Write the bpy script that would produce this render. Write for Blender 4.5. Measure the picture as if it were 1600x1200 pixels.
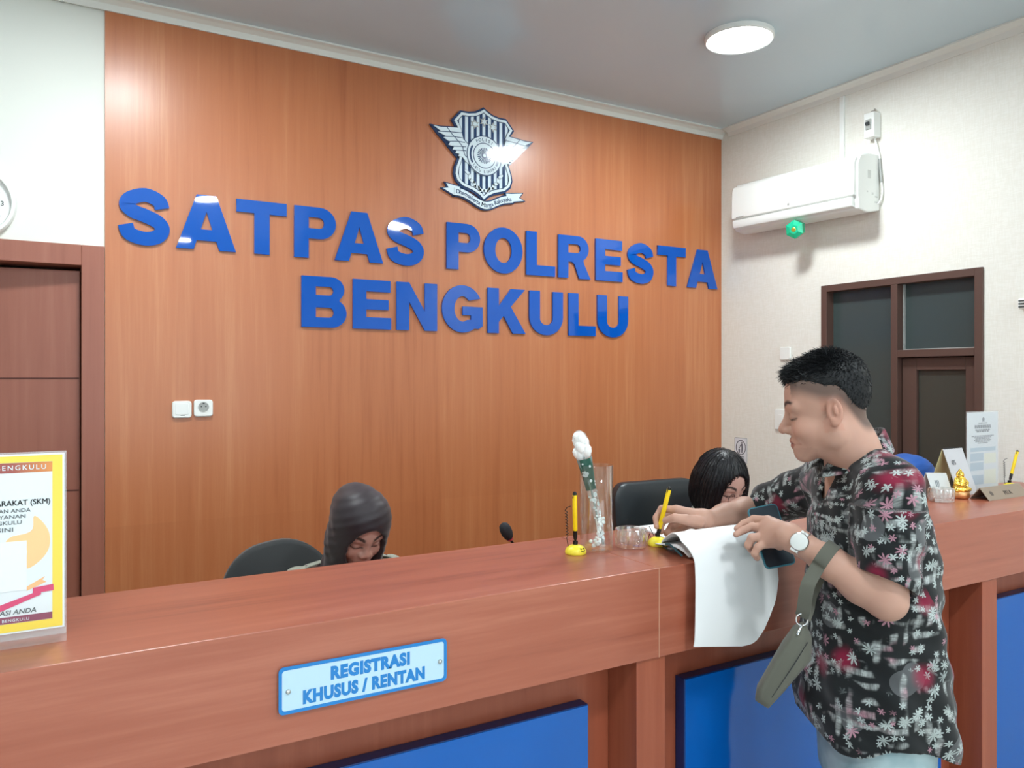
import bpy, bmesh, math, random
import numpy as np
from mathutils import Vector, Matrix

# ------------------------------------------------------------------ clean start
for _o in list(bpy.data.objects):
    bpy.data.objects.remove(_o)
SC = bpy.context.scene
C = SC.collection
R_ = random.Random(7)
NR = np.random.RandomState(11)

# ------------------------------------------------------------------ camera
EYE = 1.60                                   # lens height over the floor
FPX = 1227.0                                 # focal length in pixels of a 1600 px wide frame
SIN, COS = 0.5045, 0.8634                    # the lens looks 30 degrees to the right of the back wall's normal
cam = bpy.data.objects.new('camera', bpy.data.cameras.new('camera'))
C.objects.link(cam)
cam.data.sensor_fit = 'HORIZONTAL'
cam.data.sensor_width = 36.0
cam.data.lens = 36.0 * FPX / 1600.0
cam.data.shift_y = -10.0 / 1600.0
cam.data.clip_start = 0.05
cam.location = (0, 0, EYE)
cam.rotation_euler = (math.pi / 2, 0, -math.atan2(SIN, COS))
SC.camera = cam

# ------------------------------------------------------------------ world, lights, exposure
SC.view_settings.view_transform = 'Standard'
SC.view_settings.look = 'None'
SC.view_settings.gamma = 1.0
SC.view_settings.use_curve_mapping = False
SC.view_settings.exposure = 0.0
LAMP_POWER = 165.0                             # emission of the round ceiling lamps
WINDOW_POWER = 190.0                           # daylight through the shop front behind the lens
world = bpy.data.worlds.new('daylight')
SC.world = world
world.use_nodes = True
_wn = world.node_tree.nodes
_wn['Background'].inputs[0].default_value = (0.75, 0.87, 1.0, 1)
_wn['Background'].inputs[1].default_value = 0.9
def area_light(name, loc, size_x, size_y, power, rot, color=(1, 1, 1)):
    l = bpy.data.lights.new(name, 'AREA')
    l.shape = 'RECTANGLE'; l.size = size_x; l.size_y = size_y; l.energy = power; l.color = color
    o = bpy.data.objects.new(name, l); C.objects.link(o)
    o.location = loc; o.rotation_euler = rot
    return o
area_light('window_daylight', (0.3, -4.25, 1.5), 5.6, 2.3, WINDOW_POWER, (math.radians(90), 0, 0), (0.80, 0.91, 1.0))

# room
YW, XR, XL, YB, ZC = 3.6, 3.617, -3.0, -4.0, 3.135     # back wall, right wall, left wall, rear wall, ceiling
HC = 1.15                                              # counter top
CF, CB = 1.425, 1.845                                  # counter front and back edge (Y)

# ------------------------------------------------------------------ helpers
def ray(px, py):
    l = (px - 800) / FPX
    return Vector((SIN + COS * l, COS - SIN * l, (590 - py) / FPX))
def at(px, py, d):
    v = ray(px, py) * d
    return Vector((v.x, v.y, v.z + EYE))
def on_y(px, py, y):
    r = ray(px, py); return at(px, py, y / r.y)
def on_x(px, py, x):
    r = ray(px, py); return at(px, py, x / r.x)
def on_z(px, py, z):
    r = ray(px, py); return at(px, py, (z - EYE) / r.z)

def lin(r, g, b):
    def f(c):
        c /= 255.0
        return c / 12.92 if c <= 0.04045 else ((c + 0.055) / 1.055) ** 2.4
    return (f(r), f(g), f(b), 1.0)

ORIG = {}
def _place(o, mesh, parent, origin=None):
    if parent is not None:
        og = ORIG[parent.name]
        o.parent = parent
    else:
        if origin is None:
            co = np.empty(len(mesh.vertices) * 3, np.float32); mesh.vertices.foreach_get('co', co)
            co = co.reshape(-1, 3); lo, hi = co.min(0), co.max(0)
            origin = ((lo[0] + hi[0]) / 2, (lo[1] + hi[1]) / 2, lo[2])
        og = Vector(origin)
        o.location = og
    mesh.transform(Matrix.Translation(-Vector(og)))
    ORIG[o.name] = Vector(og)

def obj(name, mesh, mat, parent=None, smooth=None, bevel=0, label=None, origin=None, seg=2):
    """link one mesh (given in world coordinates) as ONE object"""
    o = bpy.data.objects.new(name, mesh)
    C.objects.link(o)
    mats = mat if isinstance(mat, (list, tuple)) else [mat]
    for m in mats:
        mesh.materials.append(m)
    _place(o, mesh, parent, origin)
    if smooth is not None:
        mesh.shade_smooth()
        if smooth < 179:
            mesh.set_sharp_from_angle(angle=math.radians(smooth))
    if bevel:
        b = o.modifiers.new('bevel', 'BEVEL'); b.width = bevel; b.segments = seg
        b.limit_method = 'ANGLE'; b.angle_limit = math.radians(40)
    if label:
        o['label'] = label
    return o

def thing(name, label, cat, loc, group=None):
    o = bpy.data.objects.new(name, None); C.objects.link(o)
    o.location = loc; o.empty_display_size = 0.05
    ORIG[o.name] = Vector(loc)
    return tag(o, label, cat, group)
def tag(o, label, cat, group=None):
    o['label'] = label; o['category'] = cat
    if group: o['group'] = group
    return o
def struct(name, mesh, mat, **k):
    o = obj(name, mesh, mat, **k)
    if o.parent is None: o['kind'] = 'structure'
    return o
def dup(root, loc, label, rotz=0.0, group=None):
    def cp(o, parent):
        c = o.copy(); C.objects.link(c)
        if parent is not None: c.parent = parent
        for ch in [q for q in C.objects if q.parent == o]:
            cp(ch, c)
        return c
    r = cp(root, None)
    r.location = loc; r.rotation_euler = (0, 0, rotz)
    r['label'] = label
    if group: r['group'] = group
    ORIG[r.name] = Vector(loc)
    return r

class MB:
    def __init__(s): s.v = []; s.f = []; s.m = []; s.mi = 0
    def add(s, vs, fs):
        n = len(s.v)
        s.v += [tuple(p) for p in vs]
        s.f += [tuple(i + n for i in q) for q in fs]
        s.m += [s.mi] * len(fs)
        return s
    def hexa(s, c8):
        return s.add(c8, [(0, 3, 2, 1), (4, 5, 6, 7), (0, 1, 5, 4), (1, 2, 6, 5), (2, 3, 7, 6), (3, 0, 4, 7)])
    def box(s, lo, hi):
        (a, b, c), (d, e, f) = lo, hi
        return s.hexa([(a, b, c), (d, b, c), (d, e, c), (a, e, c), (a, b, f), (d, b, f), (d, e, f), (a, e, f)])
    def obox(s, c, ax, half):
        c = Vector(c); X, Y, Z = [Vector(a).normalized() * h for a, h in zip(ax, half)]
        return s.hexa([c - X - Y - Z, c + X - Y - Z, c + X + Y - Z, c - X + Y - Z, c - X - Y + Z, c + X - Y + Z, c + X + Y + Z, c - X + Y + Z])
    def lathe(s, prof, c=(0, 0, 0), ax=(0, 0, 1), n=32, flute=None):
        """prof: (radius, height) pairs from bottom to top"""
        c = Vector(c); ax = Vector(ax).normalized()
        u = ax.orthogonal().normalized(); w = ax.cross(u)
        vs = []
        for k, (r, h) in enumerate(prof):
            for i in range(n):
                t = 2 * math.pi * i / n
                rr = r * (flute(t, k) if flute else 1)
                vs.append(c + ax * h + (u * math.cos(t) + w * math.sin(t)) * rr)
        fs = []
        for k in range(len(prof) - 1):
            for i in range(n):
                j = (i + 1) % n
                fs.append((k * n + i, k * n + j, (k + 1) * n + j, (k + 1) * n + i))
        if prof[0][0] > 1e-6: fs.append(tuple(range(n))[::-1])
        if prof[-1][0] > 1e-6: fs.append(tuple(range((len(prof) - 1) * n, len(prof) * n)))
        return s.add(vs, fs)
    def cyl(s, a, b, r, r2=None, n=20):
        a = Vector(a); b = Vector(b); r2 = r if r2 is None else r2
        return s.lathe([(r, 0), (r2, (b - a).length)], a, b - a, n)
    def tube(s, pts, r, n=8, sq=None):
        pts = [Vector(p) for p in pts]
        rs = r if isinstance(r, (list, tuple)) else [r] * len(pts)
        up = None; vs = []
        for i, p in enumerate(pts):
            t = (pts[min(i + 1, len(pts) - 1)] - pts[max(i - 1, 0)]).normalized()
            if up is None: up = t.orthogonal().normalized()
            up = (up - t * up.dot(t)).normalized()
            w = t.cross(up)
            for k in range(n):
                a = 2 * math.pi * k / n
                vs.append(p + (up * math.cos(a) + w * math.sin(a)) * rs[i])
        fs = []
        for i in range(len(pts) - 1):
            for k in range(n):
                j = (k + 1) % n
                fs.append((i * n + k, i * n + j, (i + 1) * n + j, (i + 1) * n + k))
        fs.append(tuple(range(n))[::-1]); fs.append(tuple(range((len(pts) - 1) * n, len(pts) * n)))
        return s.add(vs, fs)
    def strip(s, pts, side, hw, th):
        """flat band along pts; side(i) gives the width direction"""
        pts = [Vector(p) for p in pts]; vs = []
        for i, p in enumerate(pts):
            t = (pts[min(i + 1, len(pts) - 1)] - pts[max(i - 1, 0)]).normalized()
            w = Vector(side[i] if isinstance(side, list) else side); w = (w - t * w.dot(t)).normalized()
            nn = t.cross(w) * th / 2; w = w * (hw[i] if isinstance(hw, list) else hw)
            vs += [p - w - nn, p + w - nn, p + w + nn, p - w + nn]
        fs = []
        for i in range(len(pts) - 1):
            for k in range(4):
                j = (k + 1) % 4
                fs.append((i * 4 + k, i * 4 + j, i * 4 + 4 + j, i * 4 + 4 + k))
        m = (len(pts) - 1) * 4
        fs += [(3, 2, 1, 0), (m, m + 1, m + 2, m + 3)]
        return s.add(vs, fs)
    def prism(s, poly, o, X, Y, d0, d1):
        """convex-ish polygon (x,y) in the plane o,X,Y swept along the normal from d0 to d1"""
        o = Vector(o); X = Vector(X).normalized(); Y = Vector(Y).normalized(); N = X.cross(Y)
        n = len(poly)
        vs = [o + X * x + Y * y + N * d for d in (d0, d1) for x, y in poly]
        fs = [tuple(range(n))[::-1], tuple(range(n, 2 * n))]
        fs += [(i, (i + 1) % n, n + (i + 1) % n, n + i) for i in range(n)]
        return s.add(vs, fs)
    def sheet(s, P, th=0.001):
        """solid sheet from a grid of points P[i][j], thickened along its normals"""
        P = [[Vector(p) for p in row] for row in P]; ni = len(P); nj = len(P[0])
        N = []
        for i in range(ni):
            for j in range(nj):
                a = P[min(i + 1, ni - 1)][j] - P[max(i - 1, 0)][j]
                b = P[i][min(j + 1, nj - 1)] - P[i][max(j - 1, 0)]
                N.append(a.cross(b).normalized())
        flat = [p for row in P for p in row]
        n = ni * nj
        vs = [p + q * th / 2 for p, q in zip(flat, N)] + [p - q * th / 2 for p, q in zip(flat, N)]
        fs = []
        g = lambda i, j: i * nj + j
        for i in range(ni - 1):
            for j in range(nj - 1):
                fs.append((g(i, j), g(i + 1, j), g(i + 1, j + 1), g(i, j + 1)))
                fs.append((n + g(i, j), n + g(i, j + 1), n + g(i + 1, j + 1), n + g(i + 1, j)))
        ring = [g(0, j) for j in range(nj)] + [g(i, nj - 1) for i in range(1, ni)] + [g(ni - 1, j) for j in range(nj - 2, -1, -1)] + [g(i, 0) for i in range(ni - 2, 0, -1)]
        for a, b in zip(ring, ring[1:] + ring[:1]):
            fs.append((a, b, n + b, n + a))
        return s.add(vs, fs)
    def mesh(s, name='m'):
        me = bpy.data.meshes.new(name)
        me.from_pydata(s.v, [], s.f)
        bm = bmesh.new(); bm.from_mesh(me)
        bmesh.ops.recalc_face_normals(bm, faces=bm.faces)
        bm.to_mesh(me); bm.free()
        if any(s.m): me.polygons.foreach_set('material_index', s.m)
        return me

def frame(o, X, Y):
    X = Vector(X).normalized(); Y = Vector(Y).normalized(); N = X.cross(Y)
    M = Matrix((X, Y, N)).transposed().to_4x4(); M.translation = Vector(o)
    return M
def _curve_mesh(cu):
    o = bpy.data.objects.new('tmp', cu); C.objects.link(o)
    dg = bpy.context.evaluated_depsgraph_get()
    me = bpy.data.meshes.new_from_object(o.evaluated_get(dg))
    bpy.data.objects.remove(o); bpy.data.curves.remove(cu)
    me.materials.clear()
    return me
def plate(loops, depth, M):
    """filled outline with holes, as a plate standing from 0 to depth over the plane of M"""
    cu = bpy.data.curves.new('tmp', 'CURVE'); cu.dimensions = '2D'; cu.fill_mode = 'BOTH'; cu.extrude = depth / 2
    for lp in loops:
        sp = cu.splines.new('POLY'); sp.points.add(len(lp) - 1); sp.use_cyclic_u = True
        for p, (x, y) in zip(sp.points, lp): p.co = (x, y, 0, 1)
    me = _curve_mesh(cu)
    me.transform(M @ Matrix.Translation((0, 0, depth / 2)))
    return me
def text_mesh(s, size, M, depth=0.0006, bold=0.0, align='LEFT', width=None, space=1.0, shear=0.0):
    if 'M' in s and bold:                              # the M does not survive a wide offset: thicken it by side steps instead
        q = max(bold, .018) * size
        return join([text_mesh(s, size, M @ Matrix.Translation((dx, dy, 0)), depth, 0.0, align, width, space, shear) for dx, dy in ((-q, 0), (0, q * .6), (q, 0), (0, -q * .6))])
    cu = bpy.data.curves.new('tmp', 'FONT'); cu.body = s; cu.size = size; cu.extrude = depth / 2; cu.offset = bold * size
    cu.align_x = align; cu.space_character = space; cu.shear = shear; cu.resolution_u = 3
    me = _curve_mesh(cu)
    if width:
        xs = [v.co.x for v in me.vertices]
        if xs:
            k = width / (max(xs) - min(xs)); mid = (max(xs) + min(xs)) / 2 if align == 'CENTER' else (max(xs) if align == 'RIGHT' else min(xs))
            for v in me.vertices: v.co.x = (v.co.x - mid) * k
    me.transform(M @ Matrix.Translation((0, 0, depth / 2)))
    return me
def join(meshes):
    bm = bmesh.new()
    for m in meshes: bm.from_mesh(m)
    me = bpy.data.meshes.new('j'); bm.to_mesh(me); bm.free()
    for m in meshes: bpy.data.meshes.remove(m)
    return me
def rrect(w, h, r, n=5, cx=0, cy=0):
    out = []
    for sx, sy, a0 in ((1, 1, 0), (-1, 1, 90), (-1, -1, 180), (1, -1, 270)):
        for i in range(n + 1):
            a = math.radians(a0 + 90 * i / n)
            out.append((cx + sx * (w / 2 - r) + r * math.cos(a), cy + sy * (h / 2 - r) + r * math.sin(a)))
    return out
def circ(r, n=40, cx=0, cy=0, ry=None):
    return [(cx + r * math.cos(2 * math.pi * i / n), cy + (ry or r) * math.sin(2 * math.pi * i / n)) for i in range(n)]
def catmull(P, n=8, closed=False):
    P = [Vector(p) for p in P]; out = []; N = len(P)
    for i in range(N if closed else N - 1):
        g = lambda k: P[k % N] if closed else P[max(0, min(N - 1, k))]
        a, b, c, d = g(i - 1), g(i), g(i + 1), g(i + 2)
        for k in range(n):
            t = k / n
            out.append(0.5 * ((2 * b) + (c - a) * t + (2 * a - 5 * b + 4 * c - d) * t * t + (3 * b - a - 3 * c + d) * t ** 3))
    if not closed: out.append(P[-1])
    return out

# ------------------------------------------------------------------ materials
def mat(name, col, rough=0.5, spec=0.5, metal=0.0, trans=0.0, ior=1.45, emit=None, coat=0.0, alpha=1.0, sheen=0.0, sss=0.0):
    m = bpy.data.materials.new(name); m.use_nodes = True
    b = m.node_tree.nodes['Principled BSDF']
    b.inputs['Base Color'].default_value = col
    b.inputs['Roughness'].default_value = rough
    b.inputs['Specular IOR Level'].default_value = spec
    b.inputs['Metallic'].default_value = metal
    b.inputs['Transmission Weight'].default_value = trans
    b.inputs['IOR'].default_value = ior
    b.inputs['Coat Weight'].default_value = coat
    b.inputs['Coat Roughness'].default_value = 0.08
    b.inputs['Alpha'].default_value = alpha
    if sheen: b.inputs['Sheen Weight'].default_value = sheen
    if sss:
        b.inputs['Subsurface Weight'].default_value = sss
        b.inputs['Subsurface Radius'].default_value = (0.01, 0.004, 0.002)
        b.inputs['Subsurface Scale'].default_value = 0.6
    if emit:
        b.inputs['Emission Color'].default_value = emit[0]; b.inputs['Emission Strength'].default_value = emit[1]
    return m
class NT:
    """small node-graph writer"""
    def __init__(s, m): s.t = m.node_tree; s.b = s.t.nodes['Principled BSDF']
    def n(s, typ, **k):
        q = s.t.nodes.new(typ)
        for a, v in k.items(): setattr(q, a, v)
        return q
    def l(s, a, b): s.t.links.new(a, b)
    def inp(s, sock, v):
        if hasattr(v, 'is_output'): s.l(v, sock)
        else: sock.default_value = v
    def math(s, op, a, b=0.0, c=0.0):
        q = s.n('ShaderNodeMath', operation=op)
        s.inp(q.inputs[0], a); s.inp(q.inputs[1], b); s.inp(q.inputs[2], c)
        return q.outputs[0]
    def vmath(s, op, a, b=(0, 0, 0)):
        q = s.n('ShaderNodeVectorMath', operation=op)
        s.inp(q.inputs[0], a); s.inp(q.inputs[1], b)
        return q.outputs[0]
    def mix(s, fac, a, b, blend='MIX'):
        q = s.n('ShaderNodeMix', data_type='RGBA', blend_type=blend)
        s.inp(q.inputs[0], fac); s.inp(q.inputs[6], a); s.inp(q.inputs[7], b)
        return q.outputs[2]
    def noise(s, vec, scale=5, detail=3, rough=0.5, out=0):
        q = s.n('ShaderNodeTexNoise'); s.inp(q.inputs['Vector'], vec)
        q.inputs['Scale'].default_value = scale; q.inputs['Detail'].default_value = detail; q.inputs['Roughness'].default_value = rough
        return q.outputs[out]
    def vor(s, vec, scale, out=None, rnd=1.0):
        q = s.n('ShaderNodeTexVoronoi', voronoi_dimensions='2D'); s.inp(q.inputs['Vector'], vec)
        q.inputs['Scale'].default_value = scale; q.inputs['Randomness'].default_value = rnd
        return q
    def rng(s, v, a, b, c=0.0, d=1.0, clamp=True, smooth=True):
        q = s.n('ShaderNodeMapRange', clamp=clamp)
        if smooth: q.interpolation_type = 'SMOOTHSTEP'
        s.inp(q.inputs[0], v)
        for i, x in enumerate((a, b, c, d)): q.inputs[i + 1].default_value = x
        return q.outputs[0]
    def coords(s, scale=(1, 1, 1), kind='Object'):
        t = s.n('ShaderNodeTexCoord')
        return s.vmath('MULTIPLY', t.outputs[kind], scale)
    def pos(s, scale=(1, 1, 1)):
        g = s.n('ShaderNodeNewGeometry')
        return s.vmath('MULTIPLY', g.outputs['Position'], scale)
    def bump(s, h, strength=0.2, dist=0.002):
        q = s.n('ShaderNodeBump'); q.inputs['Strength'].default_value = strength; q.inputs['Distance'].default_value = dist
        s.l(h, q.inputs['Height']); s.l(q.outputs[0], s.b.inputs['Normal'])

def wood(name, c_dark, c_mid, c_light, grain, rough=0.35, coat=0.0, coarse=1.0, spec=0.5, crough=0.42):
    """grain: axis scales; the small number is the direction the fibres run along"""
    m = mat(name, c_mid, rough, spec=spec, coat=coat); g = NT(m); g.b.inputs['Coat Roughness'].default_value = crough
    p = g.pos(grain)
    fine = g.noise(p, 3.2 * coarse, 6, 0.65)
    warp = g.noise(g.pos(tuple(q * 0.22 for q in grain)), 1.6 * coarse, 3, 0.5)
    f = g.math('ADD', g.math('MULTIPLY', fine, 0.6), g.math('MULTIPLY', warp, 0.55))
    t = g.rng(f, 0.38, 0.78)
    col = g.mix(g.rng(f, 0.34, 0.58), c_dark, c_mid)
    col = g.mix(g.rng(f, 0.56, 0.80), col, c_light)
    g.l(col, g.b.inputs['Base Color'])
    return m, g, col

M_ = {}
# orange veneer of the sign wall: upright grain, lower course of sheets a touch deeper
M_['panel'], g, col = wood('orange_veneer', lin(166, 90, 48), lin(188, 112, 66), lin(203, 134, 88), (9.0, 9.0, 0.35), rough=0.30, coat=0.7, crough=0.5)
sx = g.n('ShaderNodeSeparateXYZ'); g.l(g.pos(), sx.inputs[0])
cell = g.n('ShaderNodeTexWhiteNoise', noise_dimensions='2D')
cx = g.n('ShaderNodeCombineXYZ'); g.l(g.math('FLOOR', g.math('DIVIDE', g.math('ADD', sx.outputs[0], 0.77), 1.22)), cx.inputs[0])
g.l(g.math('FLOOR', g.math('DIVIDE', g.math('ADD', sx.outputs[2], 1.45), 2.44)), cx.inputs[1]); g.l(cx.outputs[0], cell.inputs['Vector'])
g.l(g.mix(g.math('MULTIPLY', cell.outputs[0], 0.22), col, lin(158, 84, 44)), g.b.inputs['Base Color'])
M_['counter'], g, _c = wood('reddish_veneer', lin(124, 58, 40), lin(162, 88, 64), lin(178, 106, 82), (0.45, 8.0, 9.0), rough=0.32, coarse=1.15, coat=0.5, crough=0.4)
M_['counter_v'], g, _c = wood('reddish_veneer_upright', lin(132, 64, 44), lin(154, 80, 56), lin(170, 94, 68), (8.0, 8.0, 0.4), rough=0.36)
M_['door'], g, _c = wood('brown_veneer', lin(140, 84, 68), lin(158, 98, 80), lin(168, 110, 92), (9.0, 9.0, 0.4), rough=0.38)
M_['door_groove'] = mat('door_groove', lin(88, 44, 34), 0.6)
M_['frame'] = mat('dark_brown_frame', lin(90, 66, 58), 0.42)
M_['white_wall'] = mat('white_paint', lin(232, 234, 226), 0.62)
M_['wallpaper'] = mat('cream_wallpaper', lin(232, 229, 219), 0.6); g = NT(M_['wallpaper'])
h = g.math('ADD', g.noise(g.pos((1, 260, 24)), 1.0, 2), g.noise(g.pos((1, 24, 260)), 1.0, 2))
g.bump(h, 0.12, 0.001)
g.l(g.mix(g.rng(h, 0.8, 1.25), lin(230, 227, 217), lin(236, 234, 226)), g.b.inputs['Base Color'])
M_['ceiling'] = mat('glossy_ceiling_board', lin(194, 212, 220), 0.16, spec=0.42)
M_['cornice'] = mat('cornice', lin(226, 228, 222), 0.4)
M_['floor'] = mat('floor_tile', lin(205, 200, 190), 0.2); g = NT(M_['floor'])
br = g.n('ShaderNodeTexBrick'); br.offset = 0; g.l(g.pos(), br.inputs['Vector'])
br.inputs['Scale'].default_value = 1.0; br.inputs['Brick Width'].default_value = 0.6; br.inputs['Row Height'].default_value = 0.6; br.inputs['Mortar Size'].default_value = 0.004
br.inputs['Color1'].default_value = lin(208, 203, 194); br.inputs['Color2'].default_value = lin(203, 198, 188); br.inputs['Mortar'].default_value = lin(150, 146, 140)
g.l(br.outputs[0], g.b.inputs['Base Color'])
M_['lamp'] = mat('lamp_diffuser', (1, 1, 1, 1), 0.4, emit=((0.90, 0.975, 1.0, 1), LAMP_POWER))
M_['white_plastic'] = mat('white_plastic', lin(238, 240, 236), 0.28)
M_['grey_plastic'] = mat('grey_plastic', lin(168, 170, 166), 0.4)
M_['dark_plastic'] = mat('dark_plastic', lin(48, 50, 52), 0.45)
M_['black'] = mat('black_plastic', lin(22, 22, 24), 0.35)
M_['blue_letter'] = mat('blue_acrylic', lin(8, 84, 180), 0.03, spec=0.6); g = NT(M_['blue_letter'])
g.bump(g.noise(g.pos(), 2.2, 1), 0.5, 0.012)
M_['navy'] = mat('navy_acrylic', lin(42, 66, 104), 0.12)
M_['sign_white'] = mat('white_acrylic', lin(222, 236, 242), 0.08)
M_['panel_blue'] = mat('gloss_blue_panel', lin(4, 92, 178), 0.07, spec=0.5)
M_['panel_edge'] = mat('blue_panel_edge', lin(14, 50, 110), 0.3)
M_['paper'] = mat('white_paper', lin(246, 247, 247), 0.6)
M_['chrome'] = mat('chrome', (0.75, 0.76, 0.77, 1), 0.15, metal=1.0)
M_['steel'] = mat('steel', (0.62, 0.62, 0.6, 1), 0.28, metal=1.0)
M_['acrylic'] = mat('clear_acrylic', (0.96, 0.98, 0.98, 1), 0.02, trans=1.0, ior=1.32)
M_['glass'] = mat('cut_glass', (0.98, 0.99, 0.99, 1), 0.02, trans=1.0, ior=1.46)
def thin_glass(name, base=.05, edge=.75, tint=(.97, .985, .98, 1), rough=.02):
    m = bpy.data.materials.new(name); m.use_nodes = True; t = m.node_tree; t.nodes.clear()
    o = t.nodes.new('ShaderNodeOutputMaterial'); mx = t.nodes.new('ShaderNodeMixShader'); a = t.nodes.new('ShaderNodeBsdfTransparent'); b = t.nodes.new('ShaderNodeBsdfGlossy')
    w = t.nodes.new('ShaderNodeLayerWeight'); w.inputs[0].default_value = .5
    p = t.nodes.new('ShaderNodeMath'); p.operation = 'POWER'; p.inputs[1].default_value = 2.6
    q = t.nodes.new('ShaderNodeMath'); q.operation = 'MULTIPLY_ADD'; q.inputs[1].default_value = edge; q.inputs[2].default_value = base
    a.inputs[0].default_value = tint; b.inputs[0].default_value = (1, 1, 1, 1); b.inputs['Roughness'].default_value = rough
    for x, y in ((w.outputs['Facing'], p.inputs[0]), (p.outputs[0], q.inputs[0]), (q.outputs[0], mx.inputs[0]), (a.outputs[0], mx.inputs[1]), (b.outputs[0], mx.inputs[2]), (mx.outputs[0], o.inputs[0])): t.links.new(x, y)
    return m
M_['thin_glass'] = thin_glass('clear_thin_acrylic', .06, .95)
M_['cut'] = thin_glass('bright_cut_glass', .26, .8, (.97, .98, .975, 1), .05)
M_['film'] = mat('clear_film', (0.9, 0.93, 0.92, 1), 0.12, alpha=0.30, spec=0.8)
M_['yellow'] = mat('yellow_plastic', lin(246, 226, 66), 0.35)
M_['pen_yellow'] = mat('pen_yellow', lin(250, 212, 22), 0.35)
M_['dark_glass'] = mat('dark_tinted_glass', lin(64, 74, 73), 0.2, spec=0.5)
M_['dark_glass_b'] = mat('dark_brown_glass', lin(66, 66, 60), 0.24, spec=0.5)
M_['leather'] = mat('black_leather', lin(34, 40, 44), 0.38)
M_['mesh_fabric'] = mat('charcoal_fabric', lin(44, 46, 47), 0.8, sheen=0.2)
M_['gold'] = mat('gold', (0.95, 0.66, 0.12, 1), 0.22, metal=1.0)
M_['desk'] = M_['counter']

# ------------------------------------------------------------------ the room
DX0, DX1, DZ = -0.84, 0.098, 2.05                      # doorway left of the sign wall (clear opening)
JW = 0.082                                             # its frame width
b = MB(); b.box((XL - .4, YB - .3, -0.1), (XR + .3, YW + 2.2, 0)); struct('floor', b.mesh(), M_['floor'])
b = MB(); b.box((XL - .2, YB - .2, ZC), (XR + .2, YW + .15, ZC + .1)); struct('ceiling', b.mesh(), M_['ceiling'])
b = MB()
b.box((XL, YW, 0), (DX0 - JW, YW + .14, ZC)); b.box((DX0 - JW, YW, DZ + JW), (DX1 + JW, YW + .14, ZC)); b.box((DX1 + JW, YW, 0), (XR, YW + .14, ZC))
struct('wall_back', b.mesh(), M_['white_wall'])
b = MB(); b.box((XL - .12, YB, 0), (XL, YW + .14, ZC)); struct('wall_left', b.mesh(), M_['white_wall'])
# right wall with the opening of the glazed frame
FY0, FY1, FZ = 1.981, 2.84, 2.098
b = MB()
b.box((XR, YB, 0), (XR + .14, FY0, ZC)); b.box((XR, FY1, 0), (XR + .14, YW + .14, ZC)); b.box((XR, FY0, FZ), (XR + .14, FY1, ZC))
struct('wall_right', b.mesh(), M_['wallpaper'])
# rear wall: a shop front of three bays behind the lens
b = MB()
b.box((XL, YB - .14, 0), (XR, YB, .35)); b.box((XL, YB - .14, 2.65), (XR, YB, ZC))
for x0, x1 in ((XL, -2.5), (-.65, -.5), (1.2, 1.35), (3.1, XR)): b.box((x0, YB - .14, .35), (x1, YB, 2.65))
struct('wall_rear', b.mesh(), M_['white_wall'])
# cornices: a small cove under the ceiling
def cornice(name, a, d, inn):
    a = Vector(a); d = Vector(d); inn = Vector(inn)
    pr = [(0, 0), (0, -.045), (.008, -.045), (.018, -.022), (.040, -.012), (.062, -.008), (.062, 0)]
    b = MB(); n = len(pr)
    vs = [q + inn * x + Vector((0, 0, z)) for q in (a, d) for x, z in pr]
    b.add(vs, [tuple(range(n)), tuple(range(n, 2 * n))[::-1]] + [(i, (i + 1) % n, n + (i + 1) % n, n + i) for i in range(n)])
    struct(name, b.mesh(), M_['cornice'])
cornice('trim_1', (XL, YW - .0125, ZC), (XR, YW - .0125, ZC), (0, -1, 0))
cornice('trim_2', (XR, YB, ZC), (XR, YW - .08, ZC), (-1, 0, 0))
# orange veneer cladding of the sign wall
b = MB(); b.box((DX1 + JW + .002, YW - .012, 0), (XR - .001, YW, ZC - .001)); struct('wall_feature', b.mesh(), M_['panel'])
YS = YW - .012                                         # face of the cladding

# doorway on the left: frame, and a leaf standing slightly ajar into the next room
b = MB()
b.box((DX1, YW - .016, 0), (DX1 + JW, YW + .15, DZ + JW)); b.box((DX0 - JW, YW - .016, 0), (DX0, YW + .15, DZ + JW))
b.box((DX0, YW - .016, DZ), (DX1, YW + .15, DZ + JW))
struct('door_frame', b.mesh(), M_['door'], bevel=.002)
ca, sa = math.cos(math.radians(7)), math.sin(math.radians(7))
hinge = Vector((DX1 - .004, YW + .052, 0)); ex = Vector((-ca, sa, 0)); ey = Vector((sa, ca, 0))
W_ = DX1 - DX0 - .012
leaf = MB()
leaf.add([hinge + ex * x + ey * y + Vector((0, 0, z)) for z in (.008, 2.035) for x, y in ((0, 0), (W_, 0), (W_, .038), (0, .038))],
         [(0, 3, 2, 1), (4, 5, 6, 7), (0, 1, 5, 4), (1, 2, 6, 5), (2, 3, 7, 6), (3, 0, 4, 7)])
door1 = struct('door_1', leaf.mesh(), M_['door'], bevel=.002)
b = MB()
for z in (.68, 1.142, 1.597):
    b.obox(hinge + ex * (W_ / 2) + Vector((0, 0, z)) - ey * .0003, (ex, ey, (0, 0, 1)), (W_ / 2 - .003, .0012, .0028))
obj('groove', b.mesh(), M_['door_groove'], door1)
b = MB(); hp = hinge + ex * (W_ - .07) + Vector((0, 0, 1.02))
b.cyl(hp - ey * .001, hp - ey * .012, .026); b.tube([hp, hp - ey * .05, hp - ey * .055 - ex * .02, hp - ey * .055 - ex * .12], .009, 10)
obj('door_handle', b.mesh(), M_['steel'], door1, smooth=40, label='steel lever handle')
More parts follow.
